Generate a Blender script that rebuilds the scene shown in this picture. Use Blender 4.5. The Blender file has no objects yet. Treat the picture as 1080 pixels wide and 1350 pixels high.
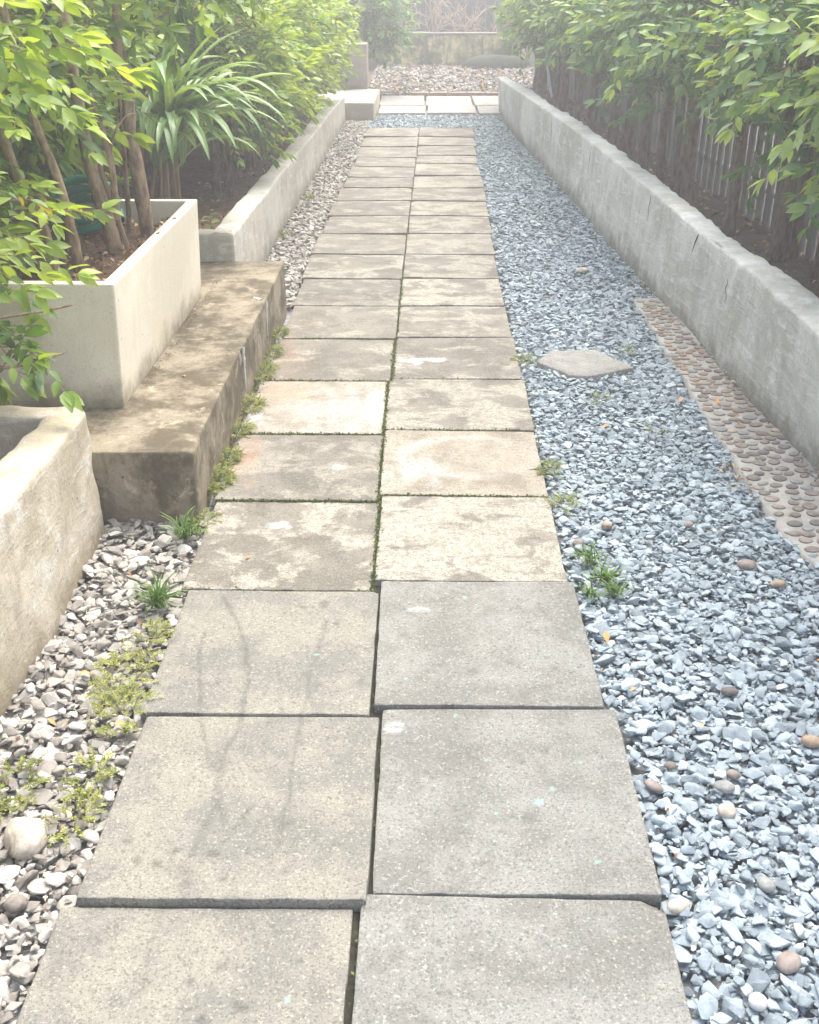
import bpy, bmesh, math, random
import numpy as np
from mathutils import Vector, Matrix
rng = np.random.default_rng(7)
random.seed(7)
SC = bpy.context.scene
COL = SC.collection
R = math.radians

# ---------------------------------------------------------------- helpers
class MB:
    """collects vertices / faces (numpy) and links them as one mesh object"""
    def __init__(s): s.v = []; s.f = []; s.n = 0; s.a = []
    def add(s, V, F, a=0.0, mi=0):
        V = np.asarray(V, float); F = np.asarray(F, int)
        s.v.append(V); s.f.append((F + s.n, mi)); s.n += len(V)
        s.a.append(np.full(len(V), a) if np.isscalar(a) else np.asarray(a, float))
        return s
    def build(s, name, mats, parent=None, smooth=True, attr=None, origin=None, autosm=False):
        V = np.concatenate(s.v)
        if origin is not None: V = V - np.asarray(origin, float)
        loops = np.concatenate([f.ravel() for f, _ in s.f])
        tot = np.concatenate([np.full(len(f), f.shape[1]) for f, _ in s.f])
        mi = np.concatenate([np.full(len(f), m) for f, m in s.f])
        me = bpy.data.meshes.new(name)
        me.vertices.add(len(V)); me.vertices.foreach_set('co', V.ravel().astype(np.float32))
        me.loops.add(len(loops)); me.loops.foreach_set('vertex_index', loops.astype(np.int32))
        me.polygons.add(len(tot))
        me.polygons.foreach_set('loop_start', (np.cumsum(tot) - tot).astype(np.int32))
        me.polygons.foreach_set('loop_total', tot.astype(np.int32))
        me.polygons.foreach_set('material_index', mi.astype(np.int32))
        me.polygons.foreach_set('use_smooth', np.full(len(tot), smooth))
        me.update(calc_edges=True)
        if attr:
            at = me.attributes.new(attr, 'FLOAT', 'POINT')
            at.data.foreach_set('value', np.concatenate(s.a).astype(np.float32))
        for m in (mats if isinstance(mats, (list, tuple)) else [mats]): me.materials.append(m)
        o = bpy.data.objects.new(name, me); COL.objects.link(o)
        if origin is not None and parent is None: o.location = origin
        if parent is not None: o.parent = parent
        return o

def tag(o, label=None, cat=None, group=None, kind=None):
    if label: o['label'] = label
    if cat: o['category'] = cat
    if group: o['group'] = group
    if kind: o['kind'] = kind
    elif cat: o['kind'] = 'thing'
    return o
def empty(name, loc, label, cat, group=None, rz=0):
    o = bpy.data.objects.new(name, None); COL.objects.link(o)
    o.empty_display_size = .1
    o.location = loc; o.rotation_euler.z = rz
    return tag(o, label, cat, group)
def struct(o): o['kind'] = 'structure'; return o

class Noise:
    def __init__(s, seed, waves=14):
        r = np.random.default_rng(abs(int(seed)))
        s.k = r.normal(size=(waves, 3)); s.k /= np.linalg.norm(s.k, axis=1)[:, None]
        s.k *= r.uniform(.6, 1.5, waves)[:, None]; s.p = r.uniform(0, 6.28, waves); s.w = waves
    def __call__(s, P, scale=1., octs=3):
        P = np.asarray(P, float); out = 0; a = 1; sc = scale
        for o in range(octs):
            out = out + a * np.sin(P @ (s.k.T * sc) + s.p + o * 1.7).sum(-1) / math.sqrt(s.w)
            a *= .5; sc *= 2.07
        return out

def edges(h, r, n):
    if r <= 0: return np.linspace(-h, h, n + 1)
    return np.concatenate([[-h, -h + r * .35], np.linspace(-h + r, h - r, max(n, 1) + 1), [h - r * .35, h]])
def roundbox(h, r, n):
    """points, faces, normals of a rounded box; n = segments per axis"""
    h = np.array(h, float); E = [edges(h[i], r, n[i]) for i in range(3)]
    Vs = []; Fs = []; c = 0
    for ax in range(3):
        a, b = (ax + 1) % 3, (ax + 2) % 3
        for sg in (-1, 1):
            A, B = np.meshgrid(E[a], E[b], indexing='ij'); P = np.zeros(A.shape + (3,))
            P[..., a] = A; P[..., b] = B; P[..., ax] = sg * h[ax]
            m, k = A.shape; I = np.arange(m * k).reshape(m, k) + c; c += m * k
            F = np.stack([I[:-1, :-1], I[1:, :-1], I[1:, 1:], I[:-1, 1:]], -1).reshape(-1, 4)
            if sg < 0: F = F[:, ::-1]
            Vs.append(P.reshape(-1, 3)); Fs.append(F)
    V = np.concatenate(Vs); F = np.concatenate(Fs)
    key = np.round(V * 1e5).astype(np.int64)
    _, idx, inv = np.unique(key, axis=0, return_index=True, return_inverse=True)
    V = V[idx]; F = inv.reshape(-1)[F]
    Q = np.clip(V, -(h - r), h - r); N = V - Q
    L = np.linalg.norm(N, axis=1)[:, None]; N = N / np.maximum(L, 1e-9)
    if r > 0: V = Q + N * r
    return V, F, N

def tube(pts, rad, seg=8, cap=True, bump=0, ns=None):
    pts = np.asarray(pts, float); n = len(pts); rad = np.broadcast_to(rad, n).astype(float)
    T = np.gradient(pts, axis=0); T /= np.linalg.norm(T, axis=1)[:, None] + 1e-12
    u = np.cross(T[0], [0, 0, 1.]);
    if np.linalg.norm(u) < .1: u = np.cross(T[0], [0, 1., 0])
    u /= np.linalg.norm(u); V = []
    ang = np.linspace(0, 2 * np.pi, seg, endpoint=False)
    for i in range(n):
        u = u - T[i] * (u @ T[i]); u /= np.linalg.norm(u); w = np.cross(T[i], u)
        rr = rad[i] * (1 + (bump * rng.normal(size=seg) if bump else 0))
        V.append(pts[i] + (np.cos(ang)[:, None] * u + np.sin(ang)[:, None] * w) * (rr[:, None] if np.ndim(rr) else rr))
    V = np.concatenate(V); I = np.arange(n * seg).reshape(n, seg); J = np.roll(I, -1, 1)
    F = np.stack([I[:-1], J[:-1], J[1:], I[1:]], -1).reshape(-1, 4)
    if cap:
        V = np.vstack([V, pts[-1:]]); c = len(V) - 1
        F2 = np.stack([I[-1], J[-1], np.full(seg, c), np.full(seg, c)], -1)
        F2 = F2[:, :3]
        return V, F, F2
    return V, F, None
def add_tube(mb, pts, rad, seg=8, bump=0, a=0., mi=0):
    V, F, F2 = tube(pts, rad, seg, True, bump)
    k = mb.n; mb.add(V, F, a, mi)
    if F2 is not None: mb.f.append((F2 + k, mi))
def spline(P, n):
    P = np.asarray(P, float); m = len(P)
    Q = np.vstack([2 * P[0] - P[1], P, 2 * P[-1] - P[-2]]); out = []
    for t in np.linspace(0, m - 1 - 1e-6, n):
        i = int(t); f = t - i; a, b, c, d = Q[i:i + 4]
        out.append(.5 * (2 * b + (c - a) * f + (2 * a - 5 * b + 4 * c - d) * f ** 2 + (3 * b - a - 3 * c + d) * f ** 3))
    return np.array(out)
def rotm(axis, ang): return np.array(Matrix.Rotation(ang, 3, Vector(axis)))
def frame(d, roll=0.):
    """rotation whose x axis is d and whose z axis is as upright as possible, rolled"""
    d = np.array(d, float); d /= np.linalg.norm(d)
    s = np.cross([0, 0, 1.], d)
    if np.linalg.norm(s) < 1e-3: s = np.array([0, 1., 0])
    s /= np.linalg.norm(s); u = np.cross(d, s)
    c, q = math.cos(roll), math.sin(roll)
    return np.stack([d, c * s + q * u, c * u - q * s], 1)

# ---------------------------------------------------------------- materials
def mat(name):
    m = bpy.data.materials.new(name); m.use_nodes = True
    nt = m.node_tree; b = nt.nodes['Principled BSDF']; b.inputs['Roughness'].default_value = .85
    b.inputs['Specular IOR Level'].default_value = .3
    return m, nt, b
class G:
    """tiny node builder"""
    def __init__(s, nt): s.nt = nt; s.N = nt.nodes; s.L = nt.links
    def set(s, sock, v):
        if isinstance(v, bpy.types.NodeSocket): s.L.new(v, sock)
        elif isinstance(v, (tuple, list)) and len(v) == 3 and sock.type == 'RGBA': sock.default_value = (*v, 1)
        else: sock.default_value = v
    def co(s, which='Object'): return s.N.new('ShaderNodeTexCoord').outputs[which]
    def pos(s): return s.N.new('ShaderNodeNewGeometry').outputs['Position']
    def island(s): return s.N.new('ShaderNodeNewGeometry').outputs['Random Per Island']
    def attr(s, n): a = s.N.new('ShaderNodeAttribute'); a.attribute_name = n; return a.outputs['Fac']
    def mapp(s, v, sc=(1, 1, 1), loc=(0, 0, 0), rot=(0, 0, 0)):
        n = s.N.new('ShaderNodeMapping'); s.set(n.inputs['Vector'], v)
        n.inputs['Scale'].default_value = sc; n.inputs['Location'].default_value = loc; n.inputs['Rotation'].default_value = rot
        return n.outputs[0]
    def noise(s, v, sc, det=6, rough=.6, dist=0, col=False):
        n = s.N.new('ShaderNodeTexNoise'); s.set(n.inputs['Vector'], v)
        n.inputs['Scale'].default_value = sc; n.inputs['Detail'].default_value = det
        n.inputs['Roughness'].default_value = rough; n.inputs['Distortion'].default_value = dist
        return n.outputs['Color' if col else 'Fac']
    def vor(s, v, sc, feat='F1', out='Distance'):
        n = s.N.new('ShaderNodeTexVoronoi'); n.feature = feat; s.set(n.inputs['Vector'], v); n.inputs['Scale'].default_value = sc
        return n.outputs[out]
    def ramp(s, f, lo, hi, a=0., b=1.):
        n = s.N.new('ShaderNodeMapRange'); n.interpolation_type = 'SMOOTHSTEP'; s.set(n.inputs[0], f)
        for i, v in enumerate((lo, hi, a, b)): n.inputs[i + 1].default_value = v
        return n.outputs[0]
    def m(s, op, a, b=0.):
        n = s.N.new('ShaderNodeMath'); n.operation = op; s.set(n.inputs[0], a); s.set(n.inputs[1], b); return n.outputs[0]
    def mix(s, f, a, b):
        n = s.N.new('ShaderNodeMix'); n.data_type = 'RGBA'; s.set(n.inputs[0], f); s.set(n.inputs[6], a); s.set(n.inputs[7], b); return n.outputs[2]
    def mul(s, col, f):
        n = s.N.new('ShaderNodeMix'); n.data_type = 'RGBA'; n.blend_type = 'MULTIPLY'; n.inputs[0].default_value = 1
        s.set(n.inputs[6], col); s.set(n.inputs[7], f); return n.outputs[2]
    def cr(s, f, stops):
        n = s.N.new('ShaderNodeValToRGB'); e = n.color_ramp.elements; s.set(n.inputs[0], f)
        while len(e) < len(stops): e.new(.5)
        for q, (p, c) in zip(e, stops): q.position = p; q.color = (*c, 1)
        return n.outputs[0]
    def bump(s, b, h, dist=.002, st=.6, chain=None):
        n = s.N.new('ShaderNodeBump'); n.inputs['Strength'].default_value = st; n.inputs['Distance'].default_value = dist
        s.set(n.inputs['Height'], h)
        if chain is not None: s.L.new(chain, n.inputs['Normal'])
        s.L.new(n.outputs[0], b.inputs['Normal']); return n.outputs[0]

def slab_mat(name, base, dark, cream, amt, thr=.52, tint=None, seed=0):
    m, nt, b = mat(name); g = G(nt)
    P = g.pos(); Q = g.mapp(P, (1, 1, 1), (seed * 3.1, seed * 1.7, 0))
    c = g.mix(g.ramp(g.noise(Q, 5.5, 9, .7), .40, .60), dark, base)
    ww = g.mapp(Q, (5.2, 7.0, 1))
    pat = g.ramp(g.noise(ww, 1.1, 10, .68, .35), thr - .04, thr + .06)
    pat2 = g.ramp(g.noise(Q, 48, 6, .78), .40, .58)
    pat = g.m('MULTIPLY', g.m('MULTIPLY', pat, g.m('ADD', g.m('MULTIPLY', pat2, .6), .4)), amt)
    c = g.mix(pat, c, cream)
    c = g.mix(g.m('MULTIPLY', g.ramp(g.noise(Q, 9, 8, .7, .2), .56, .70), .45), c, tuple(x * .55 for x in dark))
    if tint: c = g.mix(g.m('MULTIPLY', g.ramp(g.noise(Q, 3.3, 3, .5), .45, .7), tint[1]), c, tint[0])
    # grains of sand and grit, worn to light and dark
    c = g.mix(g.m('MULTIPLY', g.ramp(g.noise(P, 210, 3, .75), .50, .64), .75), c, tuple(x * .55 for x in dark))
    c = g.mix(g.m('MULTIPLY', g.ramp(g.noise(P, 150, 3, .75), .56, .66), .7), c, tuple(min(1, x * 1.6) for x in base))
    c = g.mix(g.m('MULTIPLY', g.ramp(g.vor(P, 42), .07, .17, 1, 0), g.ramp(g.noise(P, 7, 3), .53, .62)), c, tuple(x * .6 for x in dark))
    # stains (dark), cement and lime (pale), paint drops (teal) carried by the mesh
    c = g.mix(g.m('MULTIPLY', g.m('MULTIPLY', g.attr('stain'), g.ramp(g.noise(P, 16, 6, .7), .36, .60, .45, 1.)), g.ramp(g.noise(P, 110, 5, .8), .35, .62, .5, 1.)), c, tuple(x * .42 for x in dark))
    c = g.mix(g.m('MULTIPLY', g.attr('pale'), g.ramp(g.noise(P, 55, 6, .75), .34, .56, .15, .85)), c, (.46, .475, .465))
    c = g.mix(g.attr('rust'), c, (.50, .27, .15))
    c = g.mix(g.attr('teal'), c, (.27, .48, .43))
    g.set(b.inputs['Base Color'], c); b.inputs['Roughness'].default_value = .88
    c = g.mix(g.m('MULTIPLY', g.ramp(g.noise(P, 95, 2, .6), .60, .68), .6), c, tuple(x * .6 for x in dark)); g.set(b.inputs['Base Color'], c)
    h = g.m('ADD', g.m('MULTIPLY', g.noise(P, 230, 4, .7), .7), g.noise(P, 45, 5, .7))
    g.bump(b, h, .0035, .8)
    return m

def concrete(name, base, dark, pale, sc=3., streak=0., moss=0., palethr=.56, seed=0, bump=.003, lowdirt=None, brush=0.):
    m, nt, b = mat(name); g = G(nt)
    P = g.mapp(g.pos(), (1, 1, 1), (seed, seed * .7, 0))
    c = g.mix(g.ramp(g.noise(P, sc, 10, .72), .40, .60), dark, base)
    c = g.mix(g.m('MULTIPLY', g.ramp(g.noise(P, sc * 2.3, 10, .7, .5), palethr, palethr + .1), .8), c, pale)
    if brush: c = g.mix(g.m('MULTIPLY', g.ramp(g.noise(g.mapp(P, (5, 3.5, 16), rot=(R(-52), 0, 0)), 1.7, 7, .7, .9), .50, .66), .65), c, pale)
    if brush: c = g.mix(g.m('MULTIPLY', g.ramp(g.noise(g.mapp(P, (1, 1, 1), loc=(3, 5, 1)), 1.3, 8, .72, .4), .52, .66), .55), c, tuple(x * .8 for x in dark))
    if streak:
        S = g.mapp(P, (14, 14, 1.6)); c = g.mix(g.m('MULTIPLY', g.ramp(g.noise(S, 1.6, 6, .6), .50, .70), streak), c, tuple(x * .62 for x in dark))
    if lowdirt:
        z = g.N.new('ShaderNodeSeparateXYZ'); g.L.new(g.pos(), z.inputs[0])
        f = g.m('ADD', z.outputs[2], g.m('MULTIPLY', g.m('SUBTRACT', g.noise(P, 7, 7, .75), .5), lowdirt[1] * 1.9))
        c = g.mix(g.ramp(f, lowdirt[0], lowdirt[0] + lowdirt[1], .85, 0), c, lowdirt[2])
    if moss: c = g.mix(g.m('MULTIPLY', g.ramp(g.noise(P, 4.5, 8, .7), .5, .62), moss), c, (.10, .115, .035))
    c = g.mix(g.m('MULTIPLY', g.ramp(g.noise(P, 170, 3, .7), .52, .68), .35), c, tuple(x * .5 for x in dark))
    c = g.mix(g.m('MULTIPLY', g.ramp(g.vor(P, 26), .05, .12, 1, 0), g.ramp(g.noise(P, 5, 3), .52, .6)), c, tuple(x * .45 for x in dark))
    g.set(b.inputs['Base Color'], c); b.inputs['Roughness'].default_value = .9
    h = g.m('ADD', g.m('MULTIPLY', g.noise(P, 120, 5, .7), .4), g.noise(P, 16, 8, .68))
    if brush: h = g.m('ADD', h, g.m('MULTIPLY', g.noise(g.mapp(P, (5, 3.5, 16), rot=(R(-52), 0, 0)), 1.7, 6, .65, .9), brush))
    g.bump(b, h, bump, .8)
    return m

def stone_mat(name, stops, vein=(.6, .62, .64)):
    m, nt, b = mat(name); g = G(nt); P = g.pos()
    c = g.cr(g.island(), stops)
    c = g.mul(c, g.cr(g.noise(P, 60, 6, .7), [(.3, (.72, .72, .72)), (.7, (1.2, 1.2, 1.2))]))
    c = g.mix(g.m('MULTIPLY', g.ramp(g.noise(g.mapp(P, (30, 75, 40), rot=(.4, .3, .8)), 1, 4, .6, .6), .60, .68), .3), c, vein)
    g.set(b.inputs['Base Color'], c); b.inputs['Roughness'].default_value = .88; b.inputs['Specular IOR Level'].default_value = .2
    g.bump(b, g.noise(P, 180, 4, .7), .0012, .5)
    return m

def leaf_mat(name, old, mid, young, trans=.42, gloss=.42, tr=(1.25, 1.15, .42), dead=True):
    m, nt, b = mat(name); g = G(nt)
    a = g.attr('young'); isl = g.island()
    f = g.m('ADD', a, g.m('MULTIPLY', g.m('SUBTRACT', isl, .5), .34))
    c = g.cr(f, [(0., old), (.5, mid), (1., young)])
    if dead: c = g.mix(g.m('MULTIPLY', g.m('GREATER_THAN', isl, .985), g.m('LESS_THAN', a, .9)), c, (.42, .32, .07))
    P = g.pos(); c = g.mul(c, g.cr(g.noise(P, 30, 3), [(.3, (.85, .85, .85)), (.7, (1.1, 1.1, 1.1))]))
    g.set(b.inputs['Base Color'], c); b.inputs['Roughness'].default_value = gloss
    b.inputs['Specular IOR Level'].default_value = .5
    t = nt.nodes.new('ShaderNodeBsdfTranslucent'); g.set(t.inputs['Color'], g.mul(c, tr))
    x = nt.nodes.new('ShaderNodeMixShader'); x.inputs[0].default_value = trans
    nt.links.new(b.outputs[0], x.inputs[1]); nt.links.new(t.outputs[0], x.inputs[2])
    nt.links.new(x.outputs[0], nt.nodes['Material Output'].inputs[0])
    return m
def simple(name, col, rough=.7, var=.25, sc=20, bump=0., aniso=(1, 1, 1), col2=None):
    m, nt, b = mat(name); g = G(nt); P = g.mapp(g.pos(), aniso)
    c2 = col2 or tuple(x * (1 - var) for x in col)
    g.set(b.inputs['Base Color'], g.mix(g.ramp(g.noise(P, sc, 6, .65), .35, .65), c2, col)); b.inputs['Roughness'].default_value = rough
    if bump: g.bump(b, g.noise(P, sc * 3, 6, .7), bump, .8)
    return m
def flake_mat(name, stops, rough=.8):
    m, nt, b = mat(name); g = G(nt)
    g.set(b.inputs['Base Color'], g.cr(g.island(), stops)); b.inputs['Roughness'].default_value = rough
    return m

GREY = (.262, .258, .232); GREYD = (.188, .184, .162); CREAM = (.46, .428, .355); BRN = (.215, .198, .165); BRND = (.143, .131, .107)
M_GRAV = stone_mat('blue_grey_gravel', [(0, (.20, .235, .255)), (.3, (.285, .335, .36)), (.8, (.365, .425, .455)), (.95, (.42, .48, .505)), (1, (.52, .57, .58))])
M_GRAVL = stone_mat('warm_grey_gravel', [(0, (.21, .19, .165)), (.4, (.35, .325, .285)), (.8, (.46, .435, .39)), (1, (.60, .575, .52))])
M_GRAVB = stone_mat('mixed_gravel', [(0, (.13, .12, .105)), (.4, (.28, .265, .24)), (.8, (.42, .40, .36)), (1, (.68, .65, .60))])
M_BED = simple('gravel_dust', (.36, .375, .37), .95, .4, 60, .002)
M_WALLR = concrete('grey_cement_plaster', (.70, .70, .64), (.52, .51, .44), (.84, .84, .81), 2.2, .28, 0, .56, 1, .012, (-.03, .15, (.17, .16, .12)), .9)
M_WALLL = concrete('cream_cement_plaster', (.64, .58, .46), (.47, .40, .285), (.72, .69, .61), 2.6, .35, 0, .54, 4, .008, (-.03, .14, (.24, .19, .115)), .6)
M_WALL2 = concrete('pale_grey_plaster', (.57, .54, .46), (.44, .41, .34), (.66, .645, .60), 2.4, .4, 0, .56, 6, .006, (-.03, .13, (.18, .165, .115)), .3)
M_WHITE = concrete('off_white_render', (.82, .755, .61), (.74, .67, .52), (.85, .80, .69), 1.6, .10, 0, .58, 9, .0014, (.175, .13, (.22, .17, .095)))
M_BENCH = concrete('brown_stained_concrete', (.325, .28, .20), (.115, .093, .058), (.52, .45, .33), 5.0, .5, .0, .57, 12, .009, (-.02, .06, (.30, .23, .15)))
M_STEP = concrete('tan_concrete', (.50, .45, .36), (.38, .33, .26), (.58, .54, .47), 3, .2, 0, .6, 15)
M_PIER = concrete('grey_brown_concrete', (.36, .32, .27), (.25, .22, .18), (.46, .43, .38), 3, .4, 0, .6, 16)
M_MOSSY = concrete('mossy_plaster', (.74, .60, .32), (.055, .065, .028), (.30, .34, .09), 2.6, .9, .7, .50, 18)
M_MORTAR = concrete('sandy_mortar', (.42, .405, .37), (.32, .305, .27), (.52, .51, .48), 6, 0, 0, .58, 21)
M_SOIL = simple('brown_soil', (.17, .10, .055), .95, .5, 28, .012)
M_SOILD = simple('dark_soil', (.085, .06, .042), .95, .5, 28, .012)
M_BARK = simple('grey_brown_bark', (.44, .32, .20), .9, .5, 14, .004, (3, 3, 1.2), (.20, .14, .09))
M_BARKD = simple('dark_bark', (.24, .175, .12), .9, .5, 14, .004, (3, 3, 1.2), (.10, .07, .05))
M_BARE = simple('pale_dry_wood', (.50, .38, .27), .85, .35, 9)
M_STAKE = simple('split_bamboo_cane', (.33, .24, .15), .8, .3, 12, 0, (4, 4, .6))
M_LEAF = leaf_mat('hedge_leaf', (.040, .105, .026), (.115, .24, .04), (.42, .55, .10))
M_LEAFB = leaf_mat('bluish_hedge_leaf', (.042, .115, .055), (.125, .27, .11), (.46, .60, .19))
M_SHRUB = leaf_mat('small_shrub_leaf', (.035, .11, .045), (.12, .29, .11), (.34, .55, .20))
M_BLADE = leaf_mat('strap_leaf', (.06, .15, .045), (.14, .28, .085), (.36, .48, .20), .3, .4, dead=False)
M_WEED = leaf_mat('weed_leaf', (.15, .19, .05), (.28, .32, .075), (.44, .45, .15), .3, .6)
M_GRASS = leaf_mat('grass_blade', (.04, .11, .015), (.09, .19, .03), (.20, .32, .06), .3, .5)
M_MOSS = leaf_mat('moss', (.07, .10, .02), (.13, .17, .035), (.24, .27, .06), .15, .8)
M_LITTER = flake_mat('fallen_leaf', [(0, (.10, .055, .03)), (.35, (.24, .13, .06)), (.7, (.40, .24, .11)), (1, (.55, .42, .26))])
M_ORANGE = flake_mat('orange_leaf', [(0, (.42, .17, .06)), (.6, (.60, .30, .12)), (1, (.62, .50, .20))])
M_FENCE = simple('pale_fence_board', (.23, .23, .21), .8, .25, 3, 0, (5, 5, .6))
M_BACK = simple('grey_green_wall', (.13, .15, .12), .9, .35, 2, .004)
M_DARK = simple('dark_slate_panel', (.055, .062, .07), .8, .3, 3)
M_PEB = stone_mat('river_pebble', [(0, (.20, .17, .14)), (.3, (.30, .22, .17)), (.6, (.34, .30, .23)), (.8, (.24, .25, .25)), (1, (.44, .35, .27))], (.4, .35, .3))
M_CRACK = simple('crack_shadow_line', (.05, .045, .05), .9, .2)
M_CEM = simple('white_cement', (.68, .69, .68), .85, .18, 40, .002)
M_TEAL = simple('teal_plastic', (.01, .22, .15), .4, .1)
M_PIPE = simple('grey_plastic_pipe', (.34, .38, .40), .5, .15)
M_BRICK = simple('brick_edging', (.40, .29, .23), .9, .3, 14, .003)
M_PAVE2 = slab_mat('pale_paving', (.40, .385, .345), (.32, .305, .27), (.50, .48, .43), .5)

# ---------------------------------------------------------------- ground
def sheet(name, x0, x1, y0, y1, z, m, nx=2, ny=2, amp=0, sc=3, seed=0, kind='structure'):
    X, Y = np.meshgrid(np.linspace(x0, x1, nx), np.linspace(y0, y1, ny), indexing='ij')
    V = np.stack([X, Y, np.full_like(X, z)], -1).reshape(-1, 3)
    if amp: V[:, 2] += amp * Noise(seed)(V * [1, 1, 0], sc, 4)
    I = np.arange(nx * ny).reshape(nx, ny)
    F = np.stack([I[:-1, :-1], I[1:, :-1], I[1:, 1:], I[:-1, 1:]], -1).reshape(-1, 4)
    o = MB().add(V, F).build(name, m); o['kind'] = kind; return o
sheet('ground', -400, 400, -400, 400, -.09, M_SOILD)
sheet('gravel_bed', -1.9, 1.5, -1.5, 14.0, -.045, M_BED)
sheet('joint_dirt', -.575, .345, .7, 10.7, -.017, simple('joint_dirt', (.055, .05, .036), .95, .5, 90, .004), 40, 300, .0012, 30, 2)

# ---------------------------------------------------------------- the path slabs
YR = [.83, 1.325, 1.835, 2.352, 2.843, 3.342, 3.842, 4.347, 4.814, 5.29, 5.787, 6.276, 6.755, 7.227, 7.69, 8.17, 8.70, 9.10, 9.60, 10.15, 10.74]
YL = [.82, 1.295, 1.80, 2.30, 2.80, 3.30, 3.812, 4.318, 4.80, 5.272, 5.77, 6.262, 6.76, 7.225, 7.69, 8.10, 8.55, 9.0, 9.55, 10.13, 10.73]
XL = [-.605, -.580, -.592, -.612, -.620, -.624, -.614, -.609, -.617, -.628, -.630, -.615, -.622, -.611, -.598, -.590, -.575, -.582, -.585, -.583]
XJ = [-.108, -.091, -.113, -.134, -.142, -.146, -.135, -.130, -.130, -.128, -.125, -.120, -.118, -.114, -.111, -.108, -.105, -.10, -.098, -.096]
XR = [.402, .402, .376, .359, .358, .362, .358, .352, .350, .352, .358, .367, .372, .381, .385, .378, .378, .384, .40, .41]
ORD = ['first', 'second', 'third', 'fourth', 'fifth', 'sixth', 'seventh', 'eighth', 'ninth', 'tenth', 'eleventh', 'twelfth', 'thirteenth', 'fourteenth', 'fifteenth', 'sixteenth', 'seventeenth', 'eighteenth', 'nineteenth', 'twentieth']
LOOK_L = {0: 'plain grey slab at the bottom edge of the picture with faint brown smears', 1: 'large grey slab with dark drip arcs and oil spots, standing proud of its neighbour', 2: 'grey slab with two curved wheel-like dark streaks beside yellow weeds',
          3: 'brownish slab with a white cement spot and an orange fallen leaf', 4: 'brown slab with pinkish cream blotches next to the bench corner', 5: 'whitish slab with a rust orange corner and white splashed cement'}
LOOK_R = {0: 'plain pale grey slab with a chipped far corner at the bottom of the picture', 1: 'large grey slab sprinkled with small teal paint drops', 2: 'grey slab with a gaping dark joint along its near edge',
          3: 'slab covered in broad cream patches beside green weeds', 4: 'slab with a white and bluish ring stain', 5: 'slab with cream clouds above the ring-stained slab', 6: 'slab with a long white cement smear'}
def polyd(P, pts):
    d = np.full(len(P), 9.)
    for a, b in zip(pts[:-1], pts[1:]):
        a = np.array(a); b = np.array(b); ab = b - a
        t = np.clip(((P - a) @ ab) / (ab @ ab), 0, 1)
        d = np.minimum(d, np.linalg.norm(P - a - t[:, None] * ab, axis=1))
    return d
ARCS = [([(-.516, 2.122), (-.502, 1.969), (-.478, 1.832), (-.447, 1.721), (-.406, 1.619), (-.369, 1.485)], .0065, .34), ([(-.500, 2.26), (-.477, 2.223), (-.425, 2.091), (-.392, 1.957), (-.382, 1.834), (-.386, 1.722), (-.401, 1.652)], .0070, .38),
        ([(-.237, 2.16), (-.249, 1.959), (-.254, 1.81), (-.256, 1.643), (-.258, 1.517), (-.256, 1.421)], .0060, .30), ([(-.316, 1.526), (-.344, 1.486), (-.354, 1.438)], .005, .34), ([(-.38, 1.58), (-.40, 1.45), (-.405, 1.36)], .009, .22), ([(-.435, 1.297), (-.438, 1.204), (-.433, 1.133)], .009, .2),
        ([(-.405, 1.665), (-.398, 1.62)], .024, .30), ([(-.43, 1.37), (-.40, 1.36)], .022, .30), ([(.07, 1.75), (.06, 1.52)], .04, .13), ([(.18, 2.1), (.2, 2.0)], .03, .12), ([(.055, 1.40), (.057, 1.40)], .03, .12), ([(-.02, 1.6), (-.01, 1.58)], .02, .1), ([(-.245, 2.25), (-.25, 2.235)], .014, .45)]
for (x_, y_, w_) in ((-.505, 1.385, .011), (-.46, 1.375, .016), (-.435, 1.41, .009), (-.53, 1.43, .008), (-.40, 1.335, .013), (-.375, 1.40, .010), (-.345, 1.345, .008), (-.24, 1.36, .009), (-.315, 1.17, .012), (-.28, 1.10, .010), (-.33, 1.08, .011), (-.36, 1.14, .009), (-.245, 1.25, .006), (-.30, 2.22, .013), (-.21, 2.15, .008), (-.55, 1.60, .007), (.10, 1.95, .02), (.24, 1.70, .014)):
    ARCS.append(([(x_, y_), (x_ + .003, y_)], w_, .62))
for k in range(34):
    ARCS.append(([(rng.uniform(-.56, .36), rng.uniform(1.0, 2.75))] * 1 + [], rng.uniform(.003, .008), rng.uniform(.3, .6)))
ARCS = [(p if len(p) > 1 else [p[0], (p[0][0] + .004, p[0][1])], w, s) for p, w, s in ARCS]
TEAL = [(.215, 1.55), (.135, 1.52), (.245, 1.59), (.30, 1.40), (.06, 1.81), (-.205, 1.12), (-.245, 2.02), (.12, 1.67), (.31, 1.66), (-.045, 1.93), (.10, 2.27)]
nz = Noise(3)
SLAB_G = {'L': 'concrete slabs of the left column of the path', 'R': 'concrete slabs of the right column of the path'}
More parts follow.
